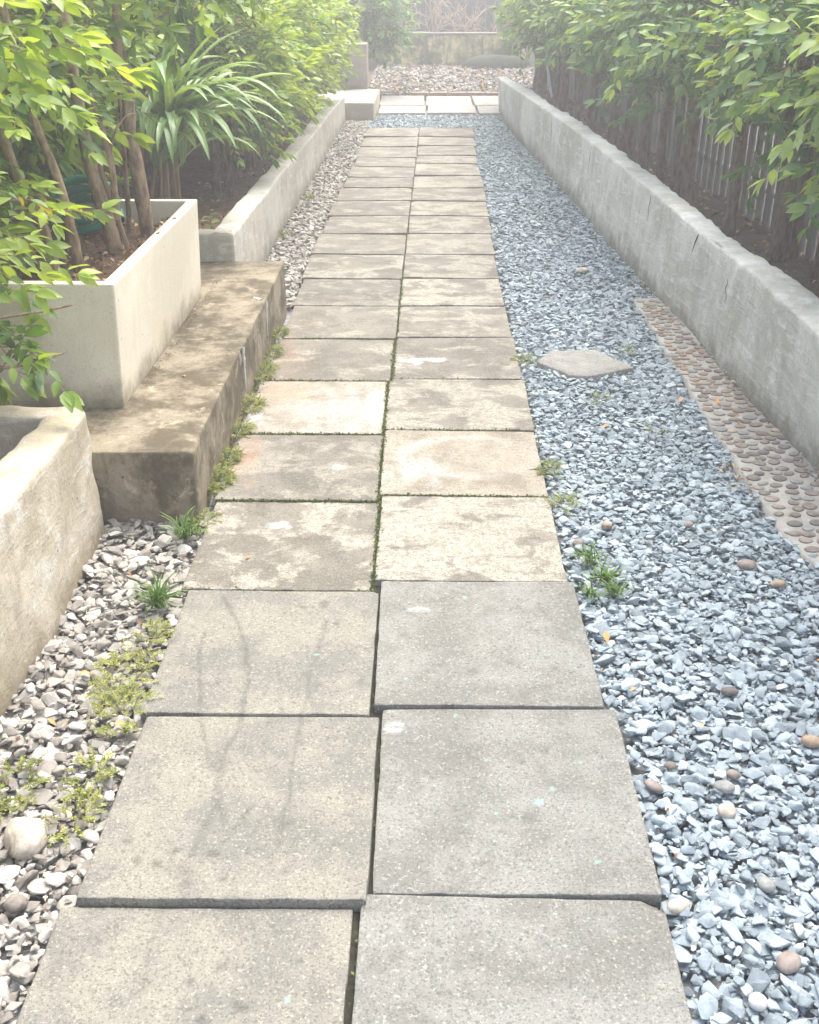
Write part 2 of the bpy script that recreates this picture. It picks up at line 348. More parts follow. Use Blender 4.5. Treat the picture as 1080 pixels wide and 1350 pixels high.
for side in 'LR':
    Y = YL if side == 'L' else YR
    for k in range(20):
        x0, x1 = (XL[k], XJ[k] - .003) if side == 'L' else (XJ[k] + .003, XR[k])
        gp = (.0017 if k < 3 else .0022) if k < 7 else .0032 + .0003 * (k - 7)
        y0, y1 = Y[k] + gp, Y[k + 1] - gp
        if side == 'L' and k == 0: x1 -= .005
        cx, cy = (x0 + x1) / 2, (y0 + y1) / 2; h = ((x1 - x0) / 2, (y1 - y0) / 2, .0225)
        n = 84 if k < 3 else (60 if k < 7 else (26 if k < 12 else 14))
        V, F, N = roundbox(h, .0028, (n, n, 3))
        W = V + [cx, cy, 0]
        # worn, slightly ragged edges and corners
        e = nz(W * [1, 1, 0] + k * 3.3, 60, 4); side_m = np.abs(N[:, :2]).max(1) > .2
        V[:, :2] -= N[:, :2] * (np.clip(e + .1, 0, 3) * .0013)[:, None] * side_m[:, None]
        cd = np.hypot(np.abs(V[:, 0]) - h[0], np.abs(V[:, 1]) - h[1])
        V[:, 2] -= np.clip(.006 + .004 * e - cd, 0, 1) * .5 * (V[:, 2] > 0)
        if side == 'R' and k == 0:
            dd = np.hypot(V[:, 0] - h[0], V[:, 1] - h[1]); V[:, 2] -= np.clip(.030 + .006 * e - dd, 0, 1) * .6 * (V[:, 2] > 0)
        V[:, 2] += nz(W * [1, 1, 0], 9, 3) * .0007 * (V[:, 2] > 0)
        P2 = W[:, :2]; jit = np.stack([nz(W, 40, 3), nz(W + 5, 40, 3)], 1) * .004; top = V[:, 2] > 0
        st = np.zeros(len(V)); 
        if k < 4:
            for p, w, s in ARCS:
                if min(abs(np.array(p)[:, 1].mean() - cy), 9) < 1.0: st = np.maximum(st, min(1, s * 2.0) * np.clip(1.3 - polyd(P2 + jit, p) / (w * .85), 0, 1))
        pale = np.zeros(len(V)); rust = np.zeros(len(V)); teal = np.zeros(len(V))
        if k < 3:
            for t in TEAL:
                rr = .006 if t[0] == .215 else .0032
                teal = np.maximum(teal, .8 * np.clip((rr * 1.5 - np.hypot(*(P2 + jit * .6 - t).T)) / (rr * .4), 0, 1))
        q = nz(W, 26, 4) * .02; q2 = nz(W + 3, 75, 4)
        def blob(x, y, a, b, soft=.4):
            return np.clip((1 - np.hypot((P2[:, 0] - x) / a, (P2[:, 1] - y) / b) + q * 9 + q2 * .28) / soft, 0, 1)
        if side == 'L' and k == 3: pale = np.maximum(blob(-.415, 2.655, .026, .028, .2), blob(-.385, 2.64, .012, .012, .2))
        if side == 'L' and k == 4: pale = .55 * blob(-.27, 3.05, .04, .045)
        if side == 'L' and k == 5:
            pale = np.maximum(.75 * blob(-.18, 3.54, .045, .22, .3), .5 * blob(-.33, 3.5, .2, .2, .6)); pale = np.maximum(pale, blob(-.585, 3.45, .05, .05, .2) * (nz(W, 120, 3) > .1))
            rust = .35 * blob(-.53, 3.70, .11, .13, .8) + .3 * blob(-.42, 3.63, .05, .025, .8)
        if side == 'L' and k == 4: rust = .35 * blob(-.60, 3.1, .1, .22, .9)
        if side == 'L' and k in (6, 7): rust = .16 * blob(-.57, 4.1, .12, .4, .9)
        if side == 'R' and k == 4:
            d = np.hypot((P2[:, 0] - .14) / .20, (P2[:, 1] - 3.13) / .145) + q * 1.2
            ring = np.clip(1 - np.abs(d - 1.05) / .22, 0, 1); pale = .6 * ring * np.clip(1.0 - 1.2 * (P2[:, 0] - .05) / .35, .3, 1)
            pale = np.maximum(pale, .5 * blob(-.02, 3.01, .13, .12, .7)); teal = .16 * blob(-.07, 3.02, .07, .16, .8)
        if side == 'R' and k == 6: pale = np.maximum(blob(-.055, 4.055, .055, .035, .2), blob(.02, 4.065, .055, .028, .2))
        if side == 'R' and k == 2: pale = .75 * blob(-.01, 2.215, .024, .010, .5) * (q2 > -.15)
        if side == 'R' and k == 1: pale = .85 * blob(-.058, 1.77, .020, .016, .4) * (q2 > -.25)
        if k in (0, 1, 2):
            M = slab_mat('slab_grey', tuple(np.array(GREY) * (1.0 if side == 'R' else .99) + ([0, 0, 0] if side == 'R' else [.01, 0, -.02])), GREYD, CREAM, .12 if side == 'L' else .05, .60, None, k + (5 if side == 'R' else 0))
        elif side == 'L' and k == 5:
            M = slab_mat('slab_whitish', (.32, .29, .235), (.23, .20, .155), (.41, .375, .32), .85, .47, None, 7)
        elif side == 'R' and k == 4:
            M = slab_mat('slab_ringed', (.30, .27, .215), (.22, .195, .15), (.39, .355, .285), .7, .48, None, 9)
        else:
            v = rng.uniform(.92, 1.18); amt = rng.uniform(.65, .95); th = rng.uniform(.49, .53) + (.022 if side == 'L' else 0)
            if side == 'R': th -= .015
            if side == 'R' and k == 3: th = .44; amt = .95
            if k == 6: th = .56
            if k > 12: v *= 1.04
            M = slab_mat('slab_patchy', tuple(np.array(BRN) * v), tuple(np.array(BRND) * v), tuple(np.array(CREAM) * rng.uniform(.85, 1.0)), amt, th, None, k * 1.3 + (30 if side == 'R' else 0))
        mb = MB().add(V, F); o = mb.build('paving_slab', M, origin=None)
        for nm, arr in (('stain', st), ('pale', pale), ('rust', rust), ('teal', teal)):
            at = o.data.attributes.new(nm, 'FLOAT', 'POINT'); at.data.foreach_set('value', (arr * top).astype(np.float32))
        dz = rng.uniform(-.0012, .0012); rx = -abs(rng.normal()) * .005 - .003; ry = rng.normal() * .006; rz = rng.normal() * .004
        if (side, k) == ('L', 1): dz, rx, ry, rz = .005, -.022, -.004, .003
        if (side, k) == ('L', 0): dz, rx, ry, rz = -.006, 0, 0, .004
        if (side, k) == ('R', 0): dz, rx, ry, rz = -.004, 0, .008, -.004
        if (side, k) == ('R', 1): dz, rx, ry, rz = -.001, .0, -.010, .003
        if (side, k) == ('R', 2): dz, rx, ry, rz = .004, -.005, .004, .012
        if (side, k) == ('L', 2): dz, rx, ry, rz = .003, -.004, .0, .0
        if k >= 13: rx *= 1.6; ry *= 1.6; rz *= 3
        o.location = (cx, cy, -.0225 + dz); o.rotation_euler = (rx, ry, rz)
        col = 'left' if side == 'L' else 'right'
        lk = (LOOK_L if side == 'L' else LOOK_R).get(k)
        lab = f'{lk}' if lk else f'weathered {"brownish" if side=="L" else "cream-patched"} concrete slab, {ORD[k]} from the camera in the {col} column'
        tag(o, lab, 'paving slab', SLAB_G[side])

# the pale cross path at the far end, three slabs wide and two deep
CX = [-.545, -.03, .50, 1.05]
for j, (ya, yb) in enumerate(((11.76, 12.42), (12.43, 13.35))):
    for i in range(3):
        x0, x1 = CX[i] + .012 - .02 * j, CX[i + 1] - .012 - .02 * j
        h = ((x1 - x0) / 2, (yb - ya) / 2 - .006, .03)
        V, F, N = roundbox(h, .006, (14, 14, 2)); e = nz(V + i * 5 + j * 9, 50, 3)
        V[:, 2] += e * .0006
        o = MB().add(V, F).build('paving_slab', M_PAVE2); o.location = ((x0 + x1) / 2, (ya + yb) / 2, -.022 + .004 * ((i + j) % 2)); o.rotation_euler.z = rng.normal() * .006
        tag(o, f'pale slab of the far cross path, {["near", "far"][j]} row, {["leftmost by the step", "middle", "rightmost by the wall end"][i]}', 'paving slab', 'pale slabs of the far cross path')
# brick edging behind it
be = empty('brick_edging', (.3, 13.62, -.02), 'reddish brick edging strip behind the pale far slabs', 'edging')
for i in range(8):
    V, F, N = roundbox((.105, .05, .03), .006, (5, 3, 2)); V += N * (nz(V + i, 60, 3) * .001)[:, None]
    b_ = MB().add(V, F).build('brick', M_BRICK, be); b_.location = (-.42 + i * .222 - .0, rng.normal() * .006, .012); b_.rotation_euler.z = rng.normal() * .02

# ---------------------------------------------------------------- gravel
def hull(seed, n=13, sq=(1, .78, .52), bev=False):
    r = np.random.default_rng(abs(int(seed))); p = r.normal(size=(n, 3)); p /= np.linalg.norm(p, axis=1)[:, None]
    p *= r.uniform(.78, 1.12, n)[:, None]; p *= np.array(sq) * r.uniform(.85, 1.15, 3)
    bm = bmesh.new(); vs = [bm.verts.new(q) for q in p]
    res = bmesh.ops.convex_hull(bm, input=vs)
    bmesh.ops.delete(bm, geom=[v for v in bm.verts if not v.link_faces], context='VERTS')
    bmesh.ops.dissolve_limit(bm, angle_limit=R(16), verts=bm.verts, edges=bm.edges)
    if bev: bmesh.ops.bevel(bm, geom=bm.edges[:] + bm.verts[:], offset=.07, segments=1, affect='EDGES', profile=.6)
    bmesh.ops.triangulate(bm, faces=bm.faces)
    bm.verts.index_update()
    V = np.array([v.co for v in bm.verts]); F = np.array([[v.index for v in f.verts] for f in bm.faces]); bm.free()
    return V, F
PROTO = [hull(i, int(rng.integers(9, 15)), (1, rng.uniform(.6, .9), rng.uniform(.30, .52))) for i in range(24)]
PROTOB = [hull(i + 50, int(rng.integers(9, 14)), (1, rng.uniform(.62, .92), rng.uniform(.30, .50)), True) for i in range(24)]
def scatter(mb, pts, size, protos, tilt=.22):
    """pts (n,3), size (n,)"""
    n = len(pts); idx = rng.integers(0, len(protos), n)
    yaw = rng.uniform(0, 2 * np.pi, n); tx = rng.normal(0, tilt, n); ty = rng.normal(0, tilt, n)
    for k, (V, F) in enumerate(protos):
        s = np.where(idx == k)[0]
        if not len(s): continue
        cz, sz = np.cos(yaw[s]), np.sin(yaw[s]); cx, sx = np.cos(tx[s]), np.sin(tx[s]); cy, sy = np.cos(ty[s]), np.sin(ty[s])
        o = np.ones(len(s)); z = np.zeros(len(s))
        Rz = np.stack([cz, -sz, z, sz, cz, z, z, z, o], 1).reshape(-1, 3, 3); Rx = np.stack([o, z, z, z, cx, -sx, z, sx, cx], 1).reshape(-1, 3, 3)
        Ry = np.stack([cy, z, sy, z, o, z, -sy, z, cy], 1).reshape(-1, 3, 3)
        M = Rz @ Rx @ Ry
        W = np.einsum('nij,vj->nvi', M, V) * size[s][:, None, None] + pts[s][:, None, :]
        FF = F[None] + (np.arange(len(s)) * len(V))[:, None, None]
        mb.add(W.reshape(-1, 3), FF.reshape(-1, 3))
def path_bounds(y, left):
    Ys = YL if left else YR; X = XL if left else XR
    k = np.clip(np.searchsorted(Ys, y) - 1, 0, 19); return np.array(X)[k]
# outer face of the right wall: y, x at ground, x at top, height
RW = np.array([[.6, 1.26, 1.215, .42], [2.0, 1.235, 1.19, .42], [3.1, 1.20, 1.158, .42], [3.7, 1.15, 1.155, .42], [4.5, 1.095, 1.105, .42], [5.2, 1.065, 1.078, .42], [5.9, 1.02, 1.045, .42], [7.0, .955, .987, .42], [8.4, .88, .885, .415], [10.05, .785, .765, .40], [11.6, .735, .705, .35], [11.95, .73, .695, .345]])
def rwx(y, c): return np.interp(y, RW[:, 0], RW[:, c])
def cloud(x0, x1, y0, y1, sp, size, keep, z0=-.024, layers=2, sd=.28, protos=None, mb=None, big=.04):
    mb = mb or MB()
    for L in range(layers):
        s = sp * (1 if L == 0 else 1.12)
        X, Y = np.meshgrid(np.arange(x0, x1, s), np.arange(y0, y1, s)); P = np.stack([X.ravel(), Y.ravel()], 1)
        P += rng.uniform(-.55, .55, P.shape) * s; P = P[keep(P[:, 0], P[:, 1])]
        sz = np.clip(size * np.exp(rng.normal(0, sd, len(P))), size * .5, size * 1.75)
        z = z0 + L * size * .75 + rng.normal(0, size * .22, len(P)) - (sz - size) * .35
        scatter(mb, np.column_stack([P, z]), sz, protos or PROTO)
    X, Y = np.meshgrid(np.arange(x0, x1, sp * .6), np.arange(y0, min(y1, 4.6), sp * .6)); P = np.stack([X.ravel(), Y.ravel()], 1); P += rng.uniform(-.5, .5, P.shape) * sp
    P = P[keep(P[:, 0], P[:, 1])]
    if len(P): scatter(mb, np.column_stack([P, z0 + size * .45 + rng.normal(0, size * .2, len(P))]), rng.uniform(.26, .52, len(P)) * size, PROTO)
    return mb
def keepR(x, y):
    a = (x > path_bounds(y, False) + .008) & (x < rwx(y, 1) + .03) & (y < 10.8)
    b = (y >= 10.78) & (y < 11.72) & (x > -.60) & (x < rwx(y, 1) + .02)
    wv = .010 * np.sin(y * 17) + .008 * np.sin(y * 41 + 1) + rng.normal(0, .006, len(x)); strip = (x + wv > .962) & (y + wv * 3 > 2.72 - .9 * (x - .98)) & (y < 4.93) & (rng.random(len(x)) > .012)
    return (a | b) & ~strip
HEX = [(.429, 4.025), (.492, 4.154), (.677, 4.176), (.794, 3.962), (.605, 3.857), (.536, 3.873)]
mb = cloud(.36, 1.3, .55, 2.2, .0220, .0195, keepR, protos=PROTOB)
mb = cloud(.36, 1.3, 2.2, 3.6, .0205, .0180, keepR, protos=PROTOB, mb=mb)
mb = cloud(.34, 1.3, 3.6, 6.2, .0215, .0178, keepR, mb=mb)
mb = cloud(-.7, 1.3, 6.2, 11.75, .027, .0190, keepR, mb=mb)
tag(mb.build('gravel', M_GRAV, smooth=False), 'blue grey crushed stone gravel filling the strip between slabs and right wall', 'gravel', None, 'stuff')
def keepL(x, y): return (x < path_bounds(y, True) - .004) & (x > -.90) & (y < 2.70)
mb = cloud(-1.0, -.52, .55, 2.75, .0265, .0215, keepL, z0=-.026, protos=PROTOB)
tag(mb.build('gravel', M_GRAVL, smooth=False), 'warm grey coarser gravel between the rounded planter and the near slabs', 'gravel', None, 'stuff')
def keepL2(x, y): return (((x < path_bounds(y, True) - .014) & (y > 4.82) & (y < 11.35)) & (x > -.90)) & ~((y > 11.28) & (x < -.54))
mb = cloud(-.92, -.5, 4.8, 11.4, .026, .0195, keepL2)
tag(mb.build('gravel', M_GRAVL, smooth=False), 'grey gravel strip between the long left planter wall and the far slabs', 'gravel', None, 'stuff')
sheet('back_bed', -2.5, 2.2, 13.35, 16.9, -.03, M_SOIL, 60, 60, .012, 3, 5)
def zb(y): return np.interp(y, [13.6, 14.6, 16.7], [-.01, .03, .07])
mb = MB(); n = 5200; P = np.column_stack([rng.uniform(-.75, 1.6, n), rng.uniform(13.75, 16.66, n)]); scatter(mb, np.column_stack([P, zb(P[:, 1]) + rng.uniform(-.03, .01, n)]), rng.uniform(.018, .042, n), PROTO)
tag(mb.build('gravel', M_GRAVB, smooth=False), 'mixed pale and brown rubble gravel heaped before the mossy back wall', 'gravel', None, 'stuff')

# leaf-like flakes
def leafgeo(L=1., W=.4, fold=.22, droop=.25, nseg=4, tip=1.):
    t = np.linspace(0, 1, nseg + 1); w = W * .5 * np.sin(np.pi * t ** .8) ** .85; w[-1] = 0; w[0] = W * .03
    x = L * t; z = -droop * L * t ** 2
    V = [];
    for i in range(nseg + 1): V += [(x[i], -w[i], z[i] + fold * w[i]), (x[i], 0, z[i]), (x[i], w[i], z[i] + fold * w[i])]
    V = np.array(V); F = []
    for i in range(nseg):
        a = 3 * i; F += [(a, a + 3, a + 4, a + 1), (a + 1, a + 4, a + 5, a + 2)]
    return V, np.array(F)
def flakes(mb, P, size, curl=.5, tilt=.35):
    V0, F0 = leafgeo(1, .5, curl, .25, 2)
    for p, s in zip(P, size):
        d = [math.cos(a := rng.uniform(0, 6.28)), math.sin(a), rng.normal() * tilt]
        mb.add((V0 - [.5, 0, -.06]) @ (frame(d, rng.normal() * tilt) * s).T + p, F0)

# river pebbles lying on the gravel, each its own thing
def pebble_geo(sx, sy, sz, seed, n=5, lump=.05):
    V, F, N = roundbox((1, 1, 1), 1., (n, n, n)) if False else roundbox((1, 1, 1), .0, (8, 8, 8))
    V = V / np.linalg.norm(V, axis=1)[:, None]
    V = V * (1 + lump * Noise(seed)(V, 1.4, 3))[:, None] * [sx, sy, sz]
    return V, F
PEBC = dict(taupe=(.27, .235, .20), tan=(.42, .32, .23), brown=(.28, .24, .205), dark=(.20, .18, .165), grey=(.34, .34, .32), cream=(.52, .46, .38), white=(.70, .69, .67), rose=(.35, .29, .255))
PM = {k: simple('pebble_' + k, v, .75, .35, 45, .0015) for k, v in PEBC.items()}
PEBS = [(.836, 2.45, .034, .022, 'rose', 'large flat rose brown pebble on gravel near the mosaic strip end'), (.888, 2.354, .026, .016, 'tan', 'oval orange tan pebble at the right picture edge'),
        (.503, 2.664, .019, .017, 'tan', 'small tan pebble near green weeds in third-of-way gravel'), (.41, 2.557, .020, .019, 'brown', 'round brown pebble touching the cream patched slab'),
        (.732, 2.672, .018, .015, 'rose', 'small rose pebble in the middle of the right gravel'), (.437, 1.597, .026, .015, 'rose', 'reddish oval pebble beside the teal spotted slab'),
        (.481, 1.656, .015, .012, 'brown', 'small brown pebble just above the reddish oval one'), (.597, 1.632, .018, .016, 'brown', 'brown pebble, upper one of a touching pair in right gravel'),
        (.571, 1.597, .025, .020, 'grey', 'olive grey pebble, lower one of a touching pair'), (.560, 1.531, .022, .021, 'cream', 'round pale pebble below the touching pair'),
        (.574, 1.193, .026, .022, 'rose', 'rose brown pebble low in the right gravel'), (.507, 1.120, .021, .019, 'white', 'bright white stone at the bottom of the right gravel'),
        (.657, 1.900, .024, .017, 'dark', 'dark brown pebble alone in mid gravel'), (.780, 1.735, .026, .022, 'tan', 'tan pebble at the right edge lower down'),
        (.583, 1.352, .020, .020, 'grey', 'faint greyish pebble in bright gravel'), (.425, 1.304, .024, .016, 'cream', 'pale pebble at the chipped slab corner')]
for x, y, a, b_, c, lab in PEBS:
    a *= .80; b_ *= .80
    V, F = pebble_geo(a, b_, min(a, b_) * .7, int(x * 1000)); o = MB().add(V, F).build('pebble', PM[c]); o.location = (x, y, .001); o.rotation_euler = (rng.normal() * .15, rng.normal() * .15, rng.normal() * .4)
    tag(o, lab, 'pebble', 'river pebbles on the gravel')
for (x, y, a, b_, c_, cc, lab, z) in [(-.715, 1.445, .052, .036, .03, 'cream', 'big cream boulder-like stone on the left gravel', .0), (-.682, 1.293, .021, .018, .014, 'taupe', 'tan coloured stone below the big cream stone', .0),
                                      (-.588, 1.540, .014, .009, .006, 'white', 'tiny white stone lying on the left slab edge', .012), (.783, 5.445, .035, .03, .016, 'cream', 'pale angular stone lying near right wall on gravel', .0)]:
    V, F = pebble_geo(1, 1, 1, int(x * 999), 5, .10); V = V * (1 - .16 * np.abs(Noise(int(x * 555))(V, 2.6, 3)))[:, None] * [a * 1.05, b_ * 1.05, c_]; o = MB().add(V, F).build('stone', PM[cc]); o.location = (x, y, z); o.rotation_euler.z = rng.uniform(0, 3); tag(o, lab, 'stone')

# six-sided slab fragment on the gravel
def prism(pts, z0, z1, seed=0):
    n = 10; P = []
    for a, b_ in zip(pts, pts[1:] + pts[:1]):
        for t in np.linspace(0, 1, n, endpoint=False): P.append(np.array(a) * (1 - t) + np.array(b_) * t)
    P = np.array(P); c = P.mean(0); ns = Noise(seed); m = len(P)
    P = P + (P - c) * (ns(np.column_stack([P, P[:, 0] * 0]), 60, 3) * .006)[:, None]
    rings = [P * 1, P * 1, c + (P - c) * .965, c + (P - c) * .6, c + (P - c) * .2]; zs = [z0, z1 - .004, z1, z1 + .0005, z1]
    V = np.concatenate([np.column_stack([r, np.full(m, z)]) for r, z in zip(rings, zs)]); I = np.arange(m * 5).reshape(5, m); J = np.roll(I, -1, 1)
    F = np.stack([I[:-1], J[:-1], J[1:], I[1:]], -1).reshape(-1, 4)
    V = np.vstack([V, [*c, z1]]); F2 = np.stack([I[-1], J[-1], np.full(m, len(V) - 1)], -1)
    return V, F, F2
V, F, F2 = prism(HEX, -.03, .0085, 3); mb = MB().add(V, F); mb.f.append((F2, 0))
o = mb.build('stepping_stone', slab_mat('stepping_stone_concrete', (.31, .305, .28), (.235, .23, .21), (.40, .385, .34), .6, .5, None, 77), origin=(.59, 4.0, 0)); tag(o, 'flat grey six-sided concrete fragment lying alone in the right gravel', 'stepping stone')
for nm in ('stain',):
    at = o.data.attributes.new(nm, 'FLOAT', 'POINT'); at.data.foreach_set('value', np.clip(1 - np.hypot(V[:, 0] - .56, V[:, 1] - 4.02) / .06, 0, 1).astype(np.float32) * .7)

# pebble mosaic strip
ms = empty('pebble_mosaic_strip', (1.0, 3.8, 0), 'sandy mortar strip inlaid with brown pebbles at the foot of right wall', 'mosaic strip')
ys = np.linspace(2.3, 4.95, 60); xa = np.interp(ys, [2.3, 2.6, 3.0, 4.9, 4.95], [1.06, .985, .972, .958, .965]); xb = rwx(ys, 1) + .04
nx = 14; T = np.linspace(0, 1, nx); X = xa[:, None] * (1 - T) + xb[:, None] * T; Yy = np.repeat(ys[:, None], nx, 1)
Z = -.004 + .004 * nz(np.stack([X, Yy, X * 0], -1), 8, 3) + .018 * T ** 3
X[:, 0] += .004 * nz(np.stack([X[:, 0], ys, ys * 0], -1), 30, 3)
V = np.stack([X, Yy, Z], -1).reshape(-1, 3); I = np.arange(len(V)).reshape(60, nx)
F = np.stack([I[:-1, :-1], I[:-1, 1:], I[1:, 1:], I[1:, :-1]], -1).reshape(-1, 4)
E1 = V[I[:, 0]]; E2 = E1 - [0, 0, .05]; VV = np.vstack([V, E2]); K = np.arange(60) + len(V)
F = np.vstack([F, np.stack([I[:-1, 0], I[1:, 0], K[1:], K[:-1]], -1)])
MB().add(VV - [1.0, 3.8, 0], F).build('mortar_bed', M_MORTAR, ms)
pts = []
tries = 0
while len(pts) < 230 and tries < 60000:
    tries += 1; y = rng.uniform(2.42, 4.9); a = np.interp(y, ys, xa) + .017; b_ = rwx(y, 1) - .008; x = rng.uniform(a, max(a + .002, b_)); s = rng.uniform(.016, .0225)
    if x > b_: continue
    if all((x - p[0]) ** 2 + (y - p[1]) ** 2 > ((s + p[2]) * .97) ** 2 for p in pts): pts.append((x, y, s))
pts.sort(key=lambda p: p[1])
rest = MB()
for q_, (x, y, s) in enumerate(pts):
    V, F = pebble_geo(s * rng.uniform(.95, 1.15), s * rng.uniform(.75, .98), .005, int(rng.integers(1e6)), 5, .07)
    t = (x - np.interp(y, ys, xa)) / (np.interp(y, ys, xb) - np.interp(y, ys, xa)); L_ = np.array((x - 1.0, y - 3.8, -.004 + .018 * t ** 3 + .004 * float(nz(np.array([x, y, 0.]), 8, 3)) + .0015))
    if q_ < 100:
        o = MB().add(V, F).build('pebble', PM[['brown', 'rose', 'grey', 'taupe', 'dark', 'taupe', 'taupe', 'brown'][int(rng.integers(8))]], ms); o.location = L_; o.rotation_euler.z = rng.uniform(-.6, .6)
    else: rest.add(V + L_, F)
tag(rest.build('pebbles', M_PEB, ms), None, None, None, 'stuff')

# ---------------------------------------------------------------- walls and planters
def swept_wall(outer_bot, outer_top, th, ztop, zbot, seed, r=.018, amp=.004, nper=30, inner_z=None, lip=0.):
    """outer_* (n,2) polylines of the path-side face; th thickness vector to the inside (n,2)"""
    n = len(outer_bot); ns = Noise(seed)
    prof = []                                   # (t across 0 outer..1 inner, height 0..1)
    for v in np.linspace(0, 1, nper): prof.append((0, v, 0))
    prof = [(0, v) for v in np.linspace(0, .972, nper)] + [(.015, .988), (.06, .998), (.14, 1.), (.35, 1.003), (.6, 1.002), (.84, 1.), (.94, .996), (.985, .985), (1, .95), (1, .6), (1, .2), (1, 0)]
    P = np.zeros((n, len(prof), 3))
    for j, (t, v) in enumerate(prof):
        ob = outer_bot * (1 - v) + outer_top * v
        P[:, j, :2] = ob + th * t; P[:, j, 2] = zbot + (ztop - zbot) * v
    d = ns(P, 5, 4)[..., None]; d2 = ns(P * 1.0 + 9, 28, 3)[..., None]; d2 = d2 * 1.5 + 1.6 * np.clip(ns(np.stack([P[..., 0], P[..., 1] * .8 - P[..., 2] * .9, P[..., 1] * .25 + P[..., 2] * .35], -1) + 4, 30, 3), .2, 2)[..., None]
    thn = th / np.linalg.norm(th, axis=1)[:, None]
    side = np.array([(-1 if t < .5 else 1) * (0 if .1 < t < .9 else 1) for t, v in prof])[None, :, None]
    P[..., :2] += thn[:, None, :] * side * (d * amp + d2 * amp * .25)
    topm = np.array([1 if .01 < t < .99 else 0 for t, v in prof])[None, :, None]
    P[..., 2:] += topm * (d * amp * .55 + (d2 - 1.0) * amp * .35)
    I = np.arange(n * len(prof)).reshape(n, -1); F = np.stack([I[:-1, :-1], I[1:, :-1], I[1:, 1:], I[:-1, 1:]], -1).reshape(-1, 4)
    V = P.reshape(-1, 3)
    caps = []
    m = len(prof)
    for row, fl in ((0, 1), (n - 1, 0)):        # end caps: fan strips joining outer and inner sides
        ids = list(I[row]); a, b_ = 0, m - 1; q = []
        while b_ - a > 2: q.append((ids[a], ids[a + 1], ids[b_ - 1], ids[b_])) if False else None; a += 1; b_ -= 1
        c = V[ids].mean(0); V = np.vstack([V, c]); ci = len(V) - 1
        tri = [(ids[i], ids[(i + 1) % m], ci) for i in range(m)]
        caps.append(np.array(tri) if fl else np.array(tri)[:, ::-1])
    return V, F, np.concatenate(caps)
# right wall
ys = np.r_[np.linspace(.6, 6, 430), np.linspace(6.03, 11.95, 200)]; ob = np.column_stack([rwx(ys, 1), ys]); ot = np.column_stack([rwx(ys, 2), ys])
n6 = Noise(61); th = np.column_stack([.112 + .006 * n6(np.column_stack([ys, ys * 0, ys * 0]), 4, 3), ys * 0])
V, F, F2 = swept_wall(ob, ot, th, rwx(ys, 3), -.05, 62, amp=.0045, nper=34)
mb = MB().add(V, F); mb.f.append((F2, 0)); rw = mb.build('low_garden_wall', M_WALLR); tag(rw, 'long rough grey plastered low wall holding the right hedge bed', 'wall')
# scars in its plaster
def scar(pts, w, parent):
    mb = MB(); add_tube(mb, pts, np.interp(np.linspace(0, 1, len(pts)), [0, .3, 1], [w * .3, w, w * .15]), 5); return mb.build('scar', M_CRACK, parent)
def onwall(y, z, dz=.0):
    v = z / .42; return (rwx(y, 1) * (1 - v) + rwx(y, 2) * v - dz, y, z)
scar(spline([onwall(4.47, .405), onwall(4.50, .36), onwall(4.53, .31)], 8), .003, rw)
scar(spline([onwall(3.36, .345, .001), onwall(3.33, .385), onwall(3.30, .40)], 8), .0032, rw)
scar(spline([onwall(3.32, .35, .001), onwall(3.30, .372), onwall(3.265, .398)], 8), .0025, rw)
scar(spline([onwall(3.26, .36), onwall(3.255, .375)], 4), .002, rw)
for k_, (y_, za, zb_) in enumerate([(5.35, .40, .27), (6.9, .40, .18), (4.05, .33, .24), (8.3, .38, .12), (3.75, .20, .12), (4.75, .20, .09)]):
    rr_ = np.random.default_rng(k_ + 40); scar([onwall(y_ + rr_.normal() * .008, z_, -.001) for z_ in np.linspace(za, zb_, 7)], .0013, rw)
# crumbled mortar at its foot
mb = MB(); n = 240; yy = rng.uniform(2.2, 5.2, n); pp = np.column_stack([rwx(yy, 1) - rng.uniform(-.01, .03, n), yy, rng.uniform(-.01, .02, n)]); scatter(mb, pp, rng.uniform(.004, .013, n), PROTO)
tag(mb.build('mortar_crumbs', M_MORTAR, smooth=False), 'crumbs of mortar along the foot of the right wall', 'rubble', None, 'stuff')

# front-left planter with rounded corner
xf = -.885; arc = [(xf + .085 * (math.cos(a) - 1), 2.60 + .085 * math.sin(a)) for a in np.linspace(0, math.pi / 2, 12)]
pl = [(xf + .02 * (y < 0) , y) for y in np.linspace(.5, 2.59, 110)] + arc + [(x, 2.685) for x in np.linspace(-.98, -2.1, 60)]
pl = np.array(pl); tg = np.gradient(pl, axis=0); tg /= np.linalg.norm(tg, axis=1)[:, None]; inn = np.column_stack([-tg[:, 1], tg[:, 0]])
s_ = np.r_[0, np.cumsum(np.linalg.norm(np.diff(pl, axis=0), axis=1))]
ztop = .352 + .008 * Noise(5)(np.column_stack([s_, s_ * 0, s_ * 0]), 3, 3)
V, F, F2 = swept_wall(pl, pl + inn * .008, inn * .098, ztop, -.05, 71, amp=.005, nper=30)
fp = empty('planter', (-.9, 1.6, 0), 'cream plastered planter with rounded corner at the lower left', 'planter')
mb = MB().add(V - [-.9, 1.6, 0], F); mb.f.append((F2, 0)); mb.build('planter_wall', M_WALLL, fp)
